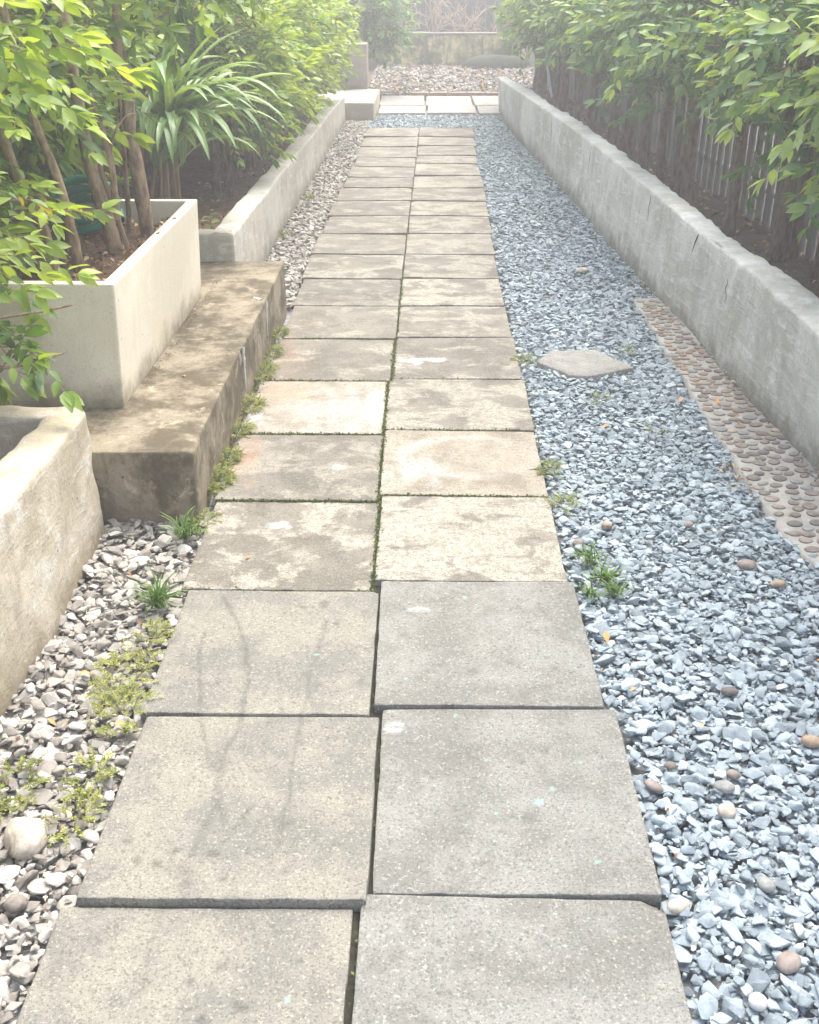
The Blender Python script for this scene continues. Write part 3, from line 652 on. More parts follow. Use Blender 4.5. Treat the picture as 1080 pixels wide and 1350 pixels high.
def soil(name, x0, x1, y0, y1, z, m, parent=None, org=(0, 0, 0), amp=.012, seed=0):
    n1, n2 = max(8, int((x1 - x0) / .03)), max(8, int((y1 - y0) / .03))
    X, Y = np.meshgrid(np.linspace(x0, x1, n1), np.linspace(y0, y1, n2), indexing='ij'); V = np.stack([X, Y, X * 0 + z], -1).reshape(-1, 3)
    V[:, 2] += amp * Noise(seed)(V * [1, 1, 0], 7, 4); I = np.arange(n1 * n2).reshape(n1, n2)
    F = np.stack([I[:-1, :-1], I[1:, :-1], I[1:, 1:], I[:-1, 1:]], -1).reshape(-1, 4)
    return MB().add(V - np.array(org), F).build(name, m, parent)
soil('soil', -2.1, -.985, .5, 2.585, .20, M_SOIL, fp, (-.9, 1.6, 0), .012, 3)

# concrete bench
V, F, N = roundbox((.62, 1.055, .125), .005, (60, 110, 14)); ns = Noise(81)
V += N * (ns(V, 10, 4) * .0028)[:, None]; ed = np.minimum(np.abs(V[:, 0] - .62), np.abs(V[:, 2] - .125)); 
V[:, 2] -= np.clip(.012 - np.hypot(V[:, 0] - .62, V[:, 2] - .125), 0, 1) * np.clip(ns(V * [0, 1, 0], 30, 3), 0, 2) * .6
o = MB().add(V, F).build('concrete_bench', M_BENCH); o.location = (-1.268, 3.748, .075); tag(o, 'low brown stained concrete bench slab between planter and path', 'bench')
for yy_ in (4.18, 3.60):   # pale dribbles on the face
    mb = MB(); P0 = np.array([[.6225, yy_ - 3.748 + dy, z_] for dy, z_ in ((0, .126), (.004, .08), (-.002, .03), (.002, -.03))]); add_tube(mb, spline(P0, 14), np.linspace(.006, .0018, 14), 6, .25); mb.build('cement_dribble', M_CEM, o)
mb = MB(); add_tube(mb, spline([[.603, .43, .123], [.585, .45, .126], [.570, .47, .125]], 6), np.linspace(.010, .004, 6), 6, .2)
mb.build('cement_dribble', M_CEM, o)

# white square planter standing on the bench: four walls, open top
wp = empty('planter', (-1.48, 3.62, .2), 'off-white square box planter standing on the brown bench', 'planter')
x0, x1, y0, y1, zt = -2.10, -.895, 3.008, 4.24, .582; t_ = .036
mb = MB()
n_ = 30; outer = [(x1, y0), (x1, y1), (x0, y1), (x0, y0)]; inner = [(x1 - t_, y0 + t_), (x1 - t_, y1 - t_), (x0 + t_, y1 - t_), (x0 + t_, y0 + t_)]
def ringpts(c, bev):
    P = []
    for i in range(4):
        a = np.array(c[i]); b_ = np.array(c[(i + 1) % 4]); d = (b_ - a) / np.linalg.norm(b_ - a); a = a + d * bev; b_ = b_ - d * bev
        for t in np.r_[0, .004, np.linspace(.02, .98, n_ - 4), .996, 1]: P.append(a * (1 - t) + b_ * t)
    return np.array(P)
o1 = ringpts(outer, .003); ctr = np.array([(x0 + x1) / 2, (y0 + y1) / 2]); i1 = ringpts(inner, .004)
rings = [(o1, z) for z in np.r_[np.linspace(.2005, zt - .012, 18), zt - .003]] + [(o1 * .97 + i1 * .03, zt - .0005), (o1 * .88 + i1 * .12, zt), (o1 * .5 + i1 * .5, zt + .0003), (o1 * .12 + i1 * .88, zt), (o1 * .03 + i1 * .97, zt - .0005), (i1, zt - .003), (i1, zt - .015), (i1, .45), (i1, .25)]
m_ = len(o1); V = np.concatenate([np.column_stack([p, np.full(m_, z)]) for p, z in rings]); ns = Noise(91)
dr = V[:, :2] - ctr; dr /= np.linalg.norm(dr, axis=1)[:, None]; V[:, :2] += dr * (ns(V, 4, 3) * .0018)[:, None]
V[:, :2] += (V[:, :1] * 0 + dr) * ((.582 - V[:, 2]) * 0)[:, None]
# slight taper: the foot stands a little further in at the near side
V[:, 1] += np.where(V[:, 1] < 3.3, (zt - V[:, 2]) * .02, 0)
V[:, 0] -= np.where((V[:, 0] > -1.2), (zt - V[:, 2]) * .045, 0)
I = np.arange(len(V)).reshape(len(rings), m_); J = np.roll(I, -1, 1); F = np.stack([I[:-1], J[:-1], J[1:], I[1:]], -1).reshape(-1, 4)
MB().add(V - [-1.48, 3.62, .2], F).build('planter_wall', M_WHITE, wp)
so = soil('soil', x0 + .02, x1 - .02, y0 + .02, y1 - .02, .50, M_SOIL, wp, (-1.48, 3.62, .2), .010, 4)
mb = MB(); add_tube(mb, [[0, 0, 0], [.006, .012, .001]], [.006, .003], 6); c1 = mb.build('chip', M_CRACK, wp); c1.location = (.57, .26, .381)
mb = MB(); add_tube(mb, [[0, 0, 0], [.004, .02, .001]], [.005, .003], 6); c1 = mb.build('chip', M_CRACK, wp); c1.location = (.565, .02, .381)

# long planter behind: path-side wall, near end wall and far end wall as one L
lw = empty('planter', (-.86, 8.0, 0), 'long low pale planter wall bounding the left hedge bed', 'planter')
pl = np.array([(x, 4.80) for x in np.linspace(-2.0, -.885, 40)] + [(-.866 + .02 * (math.cos(a)) - .02 + .004, 4.815 + .015 * math.sin(a)) for a in np.linspace(-1.4, -.1, 5)] + [(-.865 + .030 * (y - 4.83) / 6.5, y) for y in np.linspace(4.84, 11.3, 240)])
tg = np.gradient(pl, axis=0); tg /= np.linalg.norm(tg, axis=1)[:, None]; inn = np.column_stack([-tg[:, 1], tg[:, 0]])
zt_ = np.interp(pl[:, 1], [4.8, 8, 11.3], [.325, .275, .225]) + .004 * Noise(14)(np.column_stack([pl, pl[:, 0] * 0]), 4, 3)
V, F, F2 = swept_wall(pl, pl + inn * .003, inn * .108, zt_, -.05, 95, amp=.0032, nper=24)
mb = MB().add(V - [-.86, 8.0, 0], F); mb.f.append((F2, 0)); mb.build('planter_wall', M_WALL2, lw)
soil('soil', -2.2, -.94, 4.9, 11.3, .19, M_SOIL, lw, (-.86, 8.0, 0), .014, 8)
# soil of the right bed
o = soil('soil', .78, 2.3, .5, 12.0, .22, M_SOILD, None, (0, 0, 0), .016, 9); struct(o)
V = np.array(o.data.vertices[0].co)
for v in o.data.vertices:
    v.co.x = float(rwx(v.co.y, 2)) + .06 + (v.co.x - .78) * (1.15 / 1.52)

# step and pier at the far left
V, F, N = roundbox((.60, .66, .105), .012, (14, 14, 4)); V += N * (nz(V, 12, 3) * .002)[:, None]
o = MB().add(V, F).build('concrete_step', M_STEP); o.location = (-1.15, 11.97, .05); tag(o, 'tan concrete step block at the far end of the left planter', 'step')
V, F, N = roundbox((.32, .13, .23), .012, (12, 8, 12)); V += N * (nz(V + 4, 12, 3) * .003)[:, None]
o = MB().add(V, F).build('concrete_pier', M_PIER); o.location = (-1.0, 12.72, .382); tag(o, 'grey brown concrete block standing on the far step under the shrub', 'pier')

# mossy back wall with a cap
bw = empty('back_wall', (.35, 16.8, 0), 'mossy stained low wall closing the garden at the far end', 'wall')
V, F, N = roundbox((.97, .08, .27), .02, (60, 4, 20)); V += N * (nz(V, 6, 4) * .008)[:, None]; w_ = MB().add(V, F).build('wall_face', M_MOSSY, bw); w_.location = (0, 0, .20)
V, F, N = roundbox((.99, .10, .013), .006, (50, 4, 1)); V += N * (nz(V, 9, 3) * .003)[:, None]; w_ = MB().add(V, F).build('coping', M_PIER, bw); w_.location = (0, 0, .487)
V, F = pebble_geo(.52, .22, .16, 12, 5, .06); V *= 1; M_RK = concrete('dark_mossy_rock', (.055, .07, .045), (.03, .038, .025), (.10, .12, .05), 5, 0, .4)
o = MB().add(V, F).build('mossy_rock', M_RK); o.location = (.93, 16.45, .08); tag(o, 'dark green mossy rock lying against the back wall', 'rock')
sheet('rear_bed', -4, 4, 16.9, 20, .30, M_SOILD, 20, 20, .02, 2, 6)
V, F, N = roundbox((1.6, .1, .35), .02, (30, 3, 8)); V += N * (nz(V, 6, 3) * .005)[:, None]
o = MB().add(V, F).build('pale_wall', concrete('whitewashed_wall', (.72, .68, .60), (.55, .50, .42), (.78, .75, .7), 2, .2)); o.location = (3.0, 16.9, .30); tag(o, 'pale whitewashed wall glimpsed beyond the right hedge end', 'wall')

# ---------------------------------------------------------------- fences / walls behind the hedges
def slatwall(name, x0, x1, y0, y1, z0, z1, w, gap, m, label, cat, xf=None):
    root = empty(name, ((x0 + x1) / 2, (y0 + y1) / 2, z0), label, cat); org = np.array([(x0 + x1) / 2, (y0 + y1) / 2, z0]); mb = MB()
    L = math.hypot(x1 - x0, y1 - y0); n = int(L / (w + gap)); d = np.array([x1 - x0, y1 - y0]) / L; ang = math.atan2(d[1], d[0])
    V0, F0, N0 = roundbox((w / 2, .008, (z1 - z0) / 2), .003, (1, 1, 1)); c, s = math.cos(ang), math.sin(ang)
    for i in range(n):
        p = np.array([x0, y0]) + d * (i + .5) * (w + gap); q = V0.copy(); q[:, 2] += (z1 - z0) / 2 + rng.normal() * .006
        q = q @ np.array([[c, s, 0], [-s, c, 0], [0, 0, 1]]); off = xf(p[1]) if xf else 0
        mb.add(q + [p[0] + off - org[0], p[1] - org[1], 0], F0)
    mb.build('boards', m, root, smooth=False)
    mb = MB()
    for zz in (.25, (z1 - z0) - .25):
        pts = [[x0 + d[0] * t + (xf(y0 + d[1] * t) if xf else 0) - org[0] + .03 * abs(d[1]), y0 + d[1] * t - org[1] + .03 * abs(d[0]), zz] for t in np.linspace(0, L, 16)]
        add_tube(mb, pts, .02, 4)
    mb.build('rail', m, root); return root
FX = lambda y: float(np.interp(y, [0, 3, 5, 7, 10, 13], [1.86, 1.80, 1.72, 1.60, 1.42, 1.25]))
slatwall('board_fence', 0, 0, 1.0, 12.6, .12, 1.75, .075, .045, M_FENCE, 'pale grey vertical board fence behind the right hedge', 'fence', FX)
V, F, N = roundbox((.06, 8, 1.1), .01, (1, 20, 6)); o = MB().add(V, F).build('boundary_wall', M_BACK); o.location = (-2.35, 8, 1.0); tag(o, 'dim grey green boundary wall behind the left hedge', 'wall')
slatwall('rear_screen', -4.5, 4.5, 19.6, 19.6, .2, 2.6, .16, .004, M_DARK, 'dark slate screen behind the bare shrubs', 'screen')

# ---------------------------------------------------------------- foliage
def make_spray(seed, L=.24, n=9, leaf=.066, wid=.44, rs=None):
    r = np.random.default_rng(seed); V = []; F = []; c = 0; tipf = []
    def put(base, d, s, roll, yg):
        nonlocal c
        v, f = leafgeo(1, wid * r.uniform(.85, 1.1), .28, r.uniform(.12, .38), 4)
        W = (v * s) @ frame(d, roll).T + base; V.append(W); F.append(f + c); c += len(W); tipf.append(np.full(len(W), yg))
    dr = r.uniform(.15, .5)
    P = lambda t: np.array([L * t, .02 * math.sin(3 * t + seed), -dr * L * t * t])
    for i in range(n):
        t = .22 + .74 * (i + .5) / n; sd = 1 if i % 2 else -1
        d = np.array([.75 + r.normal() * .15, sd * (.85 + r.normal() * .2), -.25 - dr * t + r.normal() * .2])
        put(P(t), d, leaf * r.uniform(.55, 1.12) * (1.05 - .15 * abs(t - .6)), r.normal() * .35, t * .28)
    for a in (-.45, 0, .45):
        put(P(1.), np.array([1, a + r.normal() * .1, -.35 + r.normal() * .15]), leaf * r.uniform(.85, 1.15), r.normal() * .3, .36)
    mbv = np.concatenate(V); mbf = np.concatenate(F); ta = np.concatenate(tipf)
    tw, tf, _ = tube([P(t) for t in np.linspace(0, 1, 5)], np.linspace(.0022, .0009, 5), 4, False)
    return mbv, mbf, ta, tw, tf
SPR = [make_spray(i, .22 + .05 * (i % 3), 7 + i % 4) for i in range(10)]
SPRT = [make_spray(40 + i, .15, 6, .045, .5) for i in range(6)]
def crown(blobs, seed, young=.35, sc=1., protos=SPR, up=.25, shell=.55, bias=None):
    """blobs: (cx,cy,cz, rx,ry,rz, n). returns MB with slot 0 leaf, slot 1 twig"""
    r = np.random.default_rng(seed); mb = MB(); ns = Noise(seed + 3)
    for bl in blobs:
        cx, cy, cz, rx, ry, rz, n = bl[:7]; yo = bl[7] if len(bl) > 7 else young
        for i in range(n):
            d = r.normal(size=3); d /= np.linalg.norm(d); q = r.uniform(shell, 1.) ** .8 if r.random() < .72 else r.uniform(.15, .7)
            p = np.array([cx, cy, cz]) + d * [rx, ry, rz] * q
            if ns(p, 7, 2) < -.75: continue
            dd = d * [1, 1, .55] + [0, 0, up + r.normal() * .15] + r.normal(size=3) * .28
            if bias is not None: dd = dd + np.array(bias)
            V, F, ta, tw, tf = protos[int(r.integers(len(protos)))]; s = sc * r.uniform(.8, 1.2)
            M = frame(dd, r.normal() * .45) * s
            st = p - M[:, 0] * .12
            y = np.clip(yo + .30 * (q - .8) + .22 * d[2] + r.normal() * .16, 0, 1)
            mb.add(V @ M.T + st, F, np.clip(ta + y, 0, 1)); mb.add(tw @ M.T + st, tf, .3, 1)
    return mb
def wob(p0, p1, n, amp, seed):
    r = np.random.default_rng(seed); P = np.linspace(p0, p1, n); P[1:-1] += r.normal(size=(n - 2, 3)) * [amp, amp, amp * .3]; return P
def trunk_mesh(h, r0, seed, lean=(0, 0), limbs=5, z0=.25):
    r = np.random.default_rng(seed); mb = MB(); P = spline(wob([0, 0, -.06], [lean[0], lean[1], h], 6, .018, seed), 22)
    rad = np.linspace(r0, r0 * .35, 22); rad[:3] *= [1.35, 1.15, 1.05]; rad *= 1 + .05 * r.normal(size=22)
    add_tube(mb, P, rad, 10, .04)
    for i in range(limbs):
        t = r.uniform(z0, .9); b = P[int(t * 21)]; a = r.uniform(0, 6.28); L = r.uniform(.18, .36)
        e = b + [math.cos(a) * L, math.sin(a) * L, r.uniform(.12, .3)]
        Q = spline([b, (b + e) / 2 + [0, 0, -.02] + r.normal(size=3) * .015, e], 7); add_tube(mb, Q, np.linspace(r0 * .33, r0 * .10, 7), 6)
        for _ in range(2):
            m = Q[4]; e2 = m + r.normal(size=3) * .09 + [0, 0, .06]; add_tube(mb, [m, (m + e2) / 2 + r.normal(size=3) * .01, e2], [r0 * .12, r0 * .08, .001], 4)
    return mb
def copy_tree(o):
    c = o.copy(); COL.objects.link(c)
    for ch in o.children:
        d = ch.copy(); COL.objects.link(d); d.parent = c
    return c

# right hedge: a near variety and further variants
def hedge_proto(seed, r0, h, blobs, young, leafm, barkm, sc=1., lean=(0, 0), up=.25):
    root = empty('hedge_tree', (0, 0, 0), 'x', 'tree', 'trees')
    tm = trunk_mesh(h, r0, seed, lean); rr = np.random.default_rng(seed)
    for sx, sy in ((.06, .15),):
        b0 = np.array([sx + rr.normal() * .02, sy + rr.normal() * .03, -.05]); add_tube(tm, spline([b0, b0 * [.9, .9, 1] + [rr.normal() * .02, rr.normal() * .02, .5], b0 * [.6, .6, 1] + [0, 0, 1.0]], 10), np.linspace(r0 * .62, r0 * .3, 10), 7, .04)
    tm.build('trunk', barkm, root)
    crown(blobs, seed, young, sc, up=up).build('crown', [leafm, barkm], root, attr='young')
    return root
RP = [hedge_proto(101 + i, .030 + .006 * (i % 3), 1.7, [(.0, 0, .98, .33, .36, .38, 100), (-.12, .05 * (i - 1), .66, .17, .3, .18, 13, .2), (-.24, 0, .95, .14, .32, .30, 16, .6), (.05, 0, 1.42, .3, .34, .34, 70)], .34, M_LEAFB, M_BARKD, 1.0) for i in range(4)]
TR = [(1.60, 3.62), (1.575, 4.20), (1.53, 4.78), (1.47, 5.35), (1.385, 5.92), (1.36, 6.50), (1.33, 7.05), (1.33, 7.62), (1.32, 8.2), (1.25, 8.8), (1.22, 9.4), (1.16, 10.0), (1.12, 10.6), (1.11, 11.2), (1.12, 11.8), (1.14, 12.5), (1.66, 3.0), (1.68, 2.4)]
RG = 'hedge trees behind the right wall'
for i, (x, y) in enumerate(TR):
    o = RP[i] if i < 4 else copy_tree(RP[(i * 3 + 1) % 4]); zs = 1.28 if i >= 16 else 1.0
    o.location = (x, y, .22 if y < 12 else 0.1); o.rotation_euler.z = [0, .25, -.3, .1, .4, -.5][i % 6]
    s = 1.0 + .06 * math.sin(i * 2.3); o.scale = (s, s, s * zs)
    if i < 16:
        L = f'slender hedge tree behind the right wall, {ORD[i]} trunk from the near end'
    else: L = ['hedge tree at the near right whose leaves hang into the picture edge', 'nearest hedge tree on the right beside the camera'][i - 16]
    tag(o, L, 'tree', RG)

# left: trees in the white planter (traced trunks) and the long bed
def traced(name, pts, r0, blobs, seed, young, label, leafm=M_LEAF, barkm=M_BARK, sc=1., extra=(), group='trees growing in the white planter', bias=None):
    p0 = np.array(pts[0]); root = empty(name, tuple(p0), label, 'tree', group); mb = MB(); P = spline(np.array(pts) - p0, 26)
    add_tube(mb, P, np.linspace(r0 * 1.15, r0 * .55, 26) * (1 + .05 * rng.normal(size=26)), 12, .035)
    for e, rr in extra: add_tube(mb, spline(np.array(e) - p0, 12), np.linspace(rr, rr * .45, 12), 8, .03)
    mb.build('trunk', barkm, root)
    crown([(b[0] - p0[0], b[1] - p0[1], b[2] - p0[2], *b[3:]) for b in blobs], seed, young, sc, bias=bias).build('crown', [leafm, barkm], root, attr='young')
    return root
traced('hedge_tree', [(-1.045, 4.03, .47), (-1.05, 4.0, .70), (-1.055, 3.97, .88), (-1.045, 3.97, 1.03), (-1.06, 3.95, 1.17), (-1.04, 3.95, 1.33), (-1.05, 3.95, 1.8)], .024,
       [(-1.32, 4.32, 1.38, .38, .28, .42, 110), (-.98, 4.25, 1.50, .36, .3, .34, 90), (-.78, 4.3, 1.42, .2, .2, .2, 26)], 201, .42, 'tree with the tallest bare straight trunk at the back of white planter',
       extra=[([(-1.12, 4.05, .47), (-1.10, 4.03, .8), (-1.09, 4.02, 1.1)], .011)])
traced('hedge_tree', [(-1.075, 3.70, .47), (-1.085, 3.68, .60), (-1.115, 3.66, .80), (-1.125, 3.66, .95), (-1.13, 3.65, 1.10), (-1.15, 3.65, 1.6)], .025,
       [(-1.36, 3.85, 1.20, .36, .30, .46, 120), (-1.26, 3.6, 1.05, .2, .2, .18, 16), (-1.0, 3.5, 1.2, .1, .1, .12, 6, .7)], 202, .50, 'tree with a forked trunk in the middle of white planter',
       extra=[([(-1.06, 3.70, .62), (-1.05, 3.67, .82), (-1.07, 3.68, .92), (-1.10, 3.70, 1.02)], .013), ([(-1.05, 3.67, .83), (-1.03, 3.68, .90), (-.99, 3.70, .95), (-.96, 3.72, .955)], .005)])
traced('hedge_tree', [(-1.12, 3.43, .47), (-1.13, 3.42, .64), (-1.15, 3.42, .80), (-1.22, 3.42, 1.1), (-1.25, 3.4, 1.6)], .017,
       [(-1.42, 3.5, 1.12, .32, .28, .40, 90), (-1.30, 3.25, .80, .14, .13, .16, 15, .6)], 203, .52, 'tree with leaning trunk near the front rim of white planter')
traced('hedge_tree', [(-1.18, 3.36, .47), (-1.20, 3.36, .66), (-1.27, 3.36, .9), (-1.32, 3.36, 1.5)], .021,
       [(-1.52, 3.3, 1.10, .32, .32, .46, 90), (-1.42, 3.12, .72, .2, .14, .2, 34, .55)], 204, .48, 'leftmost dark trunk tree in the white planter, mostly leaf-hidden')
traced('hedge_tree', [(1.72, 3.35, .18), (1.70, 3.38, .6), (1.66, 3.42, 1.0), (1.66, 3.4, 1.6)], .034,
       [(1.42, 3.62, 1.08, .24, .30, .26, 44, .78), (1.40, 3.85, .80, .13, .18, .10, 6, .6), (1.55, 3.35, 1.3, .32, .35, .35, 70, .55)], 207, .6,
       'near right hedge tree with bright yellow green sprays hanging into the top right corner', M_LEAFB, M_BARK, .95, group=RG, bias=(-.5, .1, -.1))
# tree of the rounded planter; its leafy branches hang in from the left edge
traced('hedge_tree', [(-1.50, 2.35, .18), (-1.48, 2.40, .6), (-1.44, 2.46, 1.0), (-1.45, 2.5, 1.6)], .026,
       [(-1.14, 2.66, 1.30, .30, .30, .22, 52, .72), (-1.32, 2.70, .98, .24, .22, .30, 46, .6), (-1.22, 2.64, .68, .20, .18, .15, 22, .62), (-1.10, 2.70, .50, .16, .08, .09, 9, .2), (-1.5, 2.3, 1.4, .35, .4, .4, 50)], 205, .60,
       'tree whose bright leafy sprays hang in from the left edge over the rounded planter', sc=.9, group='trees on the near left',
       extra=[([(-1.47, 2.42, .5), (-1.25, 2.6, .57), (-1.02, 2.72, .585), (-.93, 2.74, .60)], .006), ([(-1.48, 2.38, .35), (-1.25, 2.6, .44), (-1.05, 2.70, .45), (-.97, 2.74, .47)], .006)], bias=(.25, 0, -.05))
LP_ = [hedge_proto(301 + i, .024 + .004 * (i % 2), 1.6, [(.02, 0, .80, .32, .36, .36, 120), (.14, .05 * (i - 1), .54, .18, .3, .20, 46), (.24, 0, .85, .12, .3, .3, 26, .75), (-.05, 0, 1.32, .3, .34, .34, 62)], .46, M_LEAF, M_BARKD, .95) for i in range(3)]
LG = 'hedge trees in the long left planter'
i = 0
for y in np.arange(6.25, 11.2, .36):
    o = LP_[i] if i < 3 else copy_tree(LP_[(i * 2 + 1) % 3]); o.location = (-1.20 + .02 * math.sin(i * 3.1) + .010 * (y - 6), float(y), .19); o.rotation_euler.z = [0, .3, -.35, .15, -.2][i % 5]
    s = .97 + .05 * math.sin(i * 1.9); o.scale = (s, s, s * (1. if y > 7 else .96)); tag(o, f'hedge tree in the long left planter, {ORD[i]} trunk from the near end', 'tree', LG); i += 1
# a second, further rank fills the hedge's depth
for k, (x, y) in enumerate([(-1.75, 4.6), (-1.72, 5.3), (-1.7, 6.0), (-1.72, 6.8), (-1.7, 7.8), (-1.68, 8.9), (-1.66, 10.), (-1.9, 3.6), (-1.85, 2.7)]):
    o = copy_tree(LP_[k % 3]); o.location = (x, y, .2 if y > 4.2 else .3); o.rotation_euler.z = k * .9; o.scale = (1.08, 1.08, 1.1)
    tag(o, f'shaded back-row hedge tree before the boundary wall, {ORD[k] if k < 7 else ["near the white planter", "at the left picture edge"][k - 7]}' + (' behind the long planter' if k < 7 else ''), 'tree', 'back row of the left hedge')

# round shrub over the far pier, right and rear masses
def bush(name, loc, blobs, seed, label, m=M_SHRUB, young=.45, sc=1., protos=SPRT, group=None, th=.9):
    root = empty(name, loc, label, 'shrub', group); mb = trunk_mesh(th, .03, seed, (0, 0), 7); mb.build('stem', M_BARKD, root)
    crown(blobs, seed, young, sc, protos).build('crown', [m, M_BARKD], root, attr='young'); return root
bush('shrub', (-.75, 13.6, 0), [(0.05, 0, .92, .55, .5, .48, 330), (.28, 0, .62, .2, .3, .2, 70), (-.1, .1, 1.5, .6, .5, .5, 200)], 401, 'round small-leaved shrub overhanging the far concrete pier', sc=1.5)
bush('shrub', (1.5, 13.9, 0), [(0, 0, .95, .35, .4, .42, 150), (-.25, -.2, .85, .22, .3, .3, 80), (0, 0, 1.6, .45, .5, .5, 120)], 402, 'light green shrub at the far end of the right hedge', M_LEAF, .6, 1.5)
bush('shrub', (-2.1, 15.4, 0), [(0, 0, 1.0, .8, .7, .9, 260)], 403, 'dark shrub behind the far left step', sc=2.0, th=1.2)
bush('shrub', (2.7, 15.6, 0), [(0, 0, 1.0, .8, .7, .9, 240)], 404, 'shrub behind the far end of board fence', sc=2.0, th=1.2)

# bare shrubs behind the back wall
def bare(loc, seed, label, h=.9):
    r = np.random.default_rng(seed); mb = MB()
    def br(p, d, L, rad, lv):
        q = [p]; dd = d.copy()
        for _ in range(5): dd = dd + r.normal(size=3) * .16; dd /= np.linalg.norm(dd); q.append(q[-1] + dd * L / 5)
        add_tube(mb, q, np.linspace(rad, rad * .6, 6), 5)
        if lv:
            for _ in range(int(r.integers(2, 4))):
                nd = dd + r.normal(size=3) * .5; nd[2] = abs(nd[2]) * .8 + .1; nd /= np.linalg.norm(nd); br(q[int(r.integers(2, 6))], nd, L * r.uniform(.6, .85), rad * .62, lv - 1)
    for k in range(5):
        d = np.array([r.normal() * .35, r.normal() * .25, 1.]); br(np.array([r.normal() * .05, r.normal() * .05, 0]), d / np.linalg.norm(d), h * .42, .013, 3)
    root = mb.build('bare_shrub', M_BARE); root.location = loc; tag(root, label, 'shrub', 'leafless shrubs behind the back wall')
bare((.02, 17.35, .31), 1, 'leafless pale shrub behind the left part of back wall'); bare((.46, 17.4, .31), 2, 'leafless pale shrub behind the middle of back wall'); bare((.86, 17.3, .31), 3, 'leafless pale shrub behind the right part of back wall')
bare((-.4, 17.5, .31), 4, 'leafless shrub partly hidden by the round shrub')

# strap-leaved plant
sp = empty('strap_leaf_plant', (-1.20, 5.12, .19), 'fountain of long striped strap leaves rising behind the white planter', 'plant')
mb = MB(); r = np.random.default_rng(9)
def blade(mb, base, az, L, elev, droop, w, y):
    n = 12; t = np.linspace(0, 1, n); e = elev - droop * t ** 1.3; ds = L / (n - 1)
    x = np.r_[0, np.cumsum(np.cos(e[:-1]) * ds)]; z = np.r_[0, np.cumsum(np.sin(e[:-1]) * ds)]
    ww = w * np.interp(t, [0, .12, .5, .85, 1], [.45, .7, 1, .62, .02]); c, s = math.cos(az), math.sin(az)
    V = []
    for i in range(n):
        ctr = base + np.array([x[i] * c, x[i] * s, z[i]]); sd = np.array([-s, c, 0]) * ww[i] / 2
        V += [ctr - sd + [0, 0, ww[i] * .22], ctr - sd * .35 + [0, 0, ww[i] * .03], ctr, ctr + sd * .35 + [0, 0, ww[i] * .03], ctr + sd + [0, 0, ww[i] * .22]]
    F = [(5 * i + j, 5 * i + 5 + j, 5 * i + 6 + j, 5 * i + 1 + j) for i in range(n - 1) for j in range(4)]
    a = np.tile([y + .3, y, y + .28, y, y + .3], n); mb.add(np.array(V), np.array(F), np.clip(a, 0, 1))
for k in range(80):
    az = r.uniform(-3.14, 3.14) if k % 3 else r.uniform(-1.7, .5); el = r.uniform(.75, 1.5)
    b0 = np.array([r.normal() * .05, r.normal() * .05, r.uniform(.36, .52)])
    blade(mb, b0, az, r.uniform(.42, .68), el, r.uniform(1.1, 2.3), r.uniform(.042, .062), r.uniform(.25, .75))
for az, L, el, dr in ((1.2, .62, 1.5, .7), (-.6, .66, 1.42, .6), (-.2, .6, 1.3, .8), (2.6, .6, 1.35, .8), (-2.6, .5, 1.2, 1.2), (-2.2, .55, .95, 2.0), (-.15, .70, .9, 2.0), (-.45, .66, .95, 2.2), (-.75, .62, .8, 2.0), (-1.0, .6, .7, 1.9), (-1.3, .6, .75, 2.1), (.1, .62, .8, 1.6), (-.3, .6, 1.25, 2.3), (-1.5, .55, .9, 2.4), (-1.9, .5, .8, 2.3)):
    blade(mb, np.array([0, 0, .48]), az, L, el, dr, .052, .45)
mb.build('leaves', M_BLADE, sp, attr='young')
mb = MB()
for k in range(22):
    a = r.uniform(0, 6.28); q = r.uniform(.02, .11); e = np.array([math.cos(a) * q, math.sin(a) * q, -.01]); t_p = np.array([e[0] * .55, e[1] * .55, r.uniform(.38, .50)])
    add_tube(mb, spline([e, (e + t_p) / 2 + r.normal(size=3) * [.018, .018, 0], t_p], 8), np.linspace(.009, .006, 8), 6)
mb.build('stems', M_STAKE, sp)

# small seedling in the bed corner, hose, pipe, canes
def seedling(loc, label, n=7, s=.05, young=.6):
    mb = MB(); add_tube(mb, [[0, 0, 0], [.004, 0, .06], [.0, .006, .12]], [.003, .002, .0015], 5, a=.3)
    for k in range(n):
        a = k * 2.4; z = .05 + .075 * k / n; v, f = leafgeo(1, .5, .25, .35, 4); mb.add((v * s * rng.uniform(.8, 1.2)) @ frame([math.cos(a), math.sin(a), .35], .1).T + [0, 0, z], f, young)
    o = mb.build('seedling', M_LEAF, attr='young'); o.location = loc; tag(o, label, 'plant')
seedling((-1.06, 5.28, .19), 'small bright seedling in the near corner of the long planter', 9, .055)
mb = MB(); P = []
for t in np.linspace(0, 2 * np.pi * 2.6, 70): P.append([.13 * math.cos(t) * (1 - .01 * t), .11 * math.sin(t), .02 + .006 * t + .03 * math.sin(t)])
add_tube(mb, P, .016, 10); o = mb.build('garden_hose', M_TEAL); o.location = (-1.27, 4.02, .53); o.rotation_euler = (.15, 0, 0); tag(o, 'teal green coiled hose seen between the trunks behind white planter', 'hose')
mb = MB(); add_tube(mb, spline([[1.03, 9.7, .38], [1.02, 9.9, .50], [1.02, 10.2, .66], [1.04, 10.4, .9], [1.08, 10.5, 1.3]], 20), .011, 8); tag(mb.build('drain_hose', M_PIPE), 'blue grey plastic hose curving down between right hedge trunks', 'hose')
for k, (a, b_, lab) in enumerate([((-1.035, 3.72, .48), (-1.09, 3.68, .80), 'thin cane propped against the forked trunk')]):
    mb = MB(); add_tube(mb, wob(a, b_, 6, .002, k), .009, 7); tag(mb.build('cane', M_STAKE), lab, 'cane')

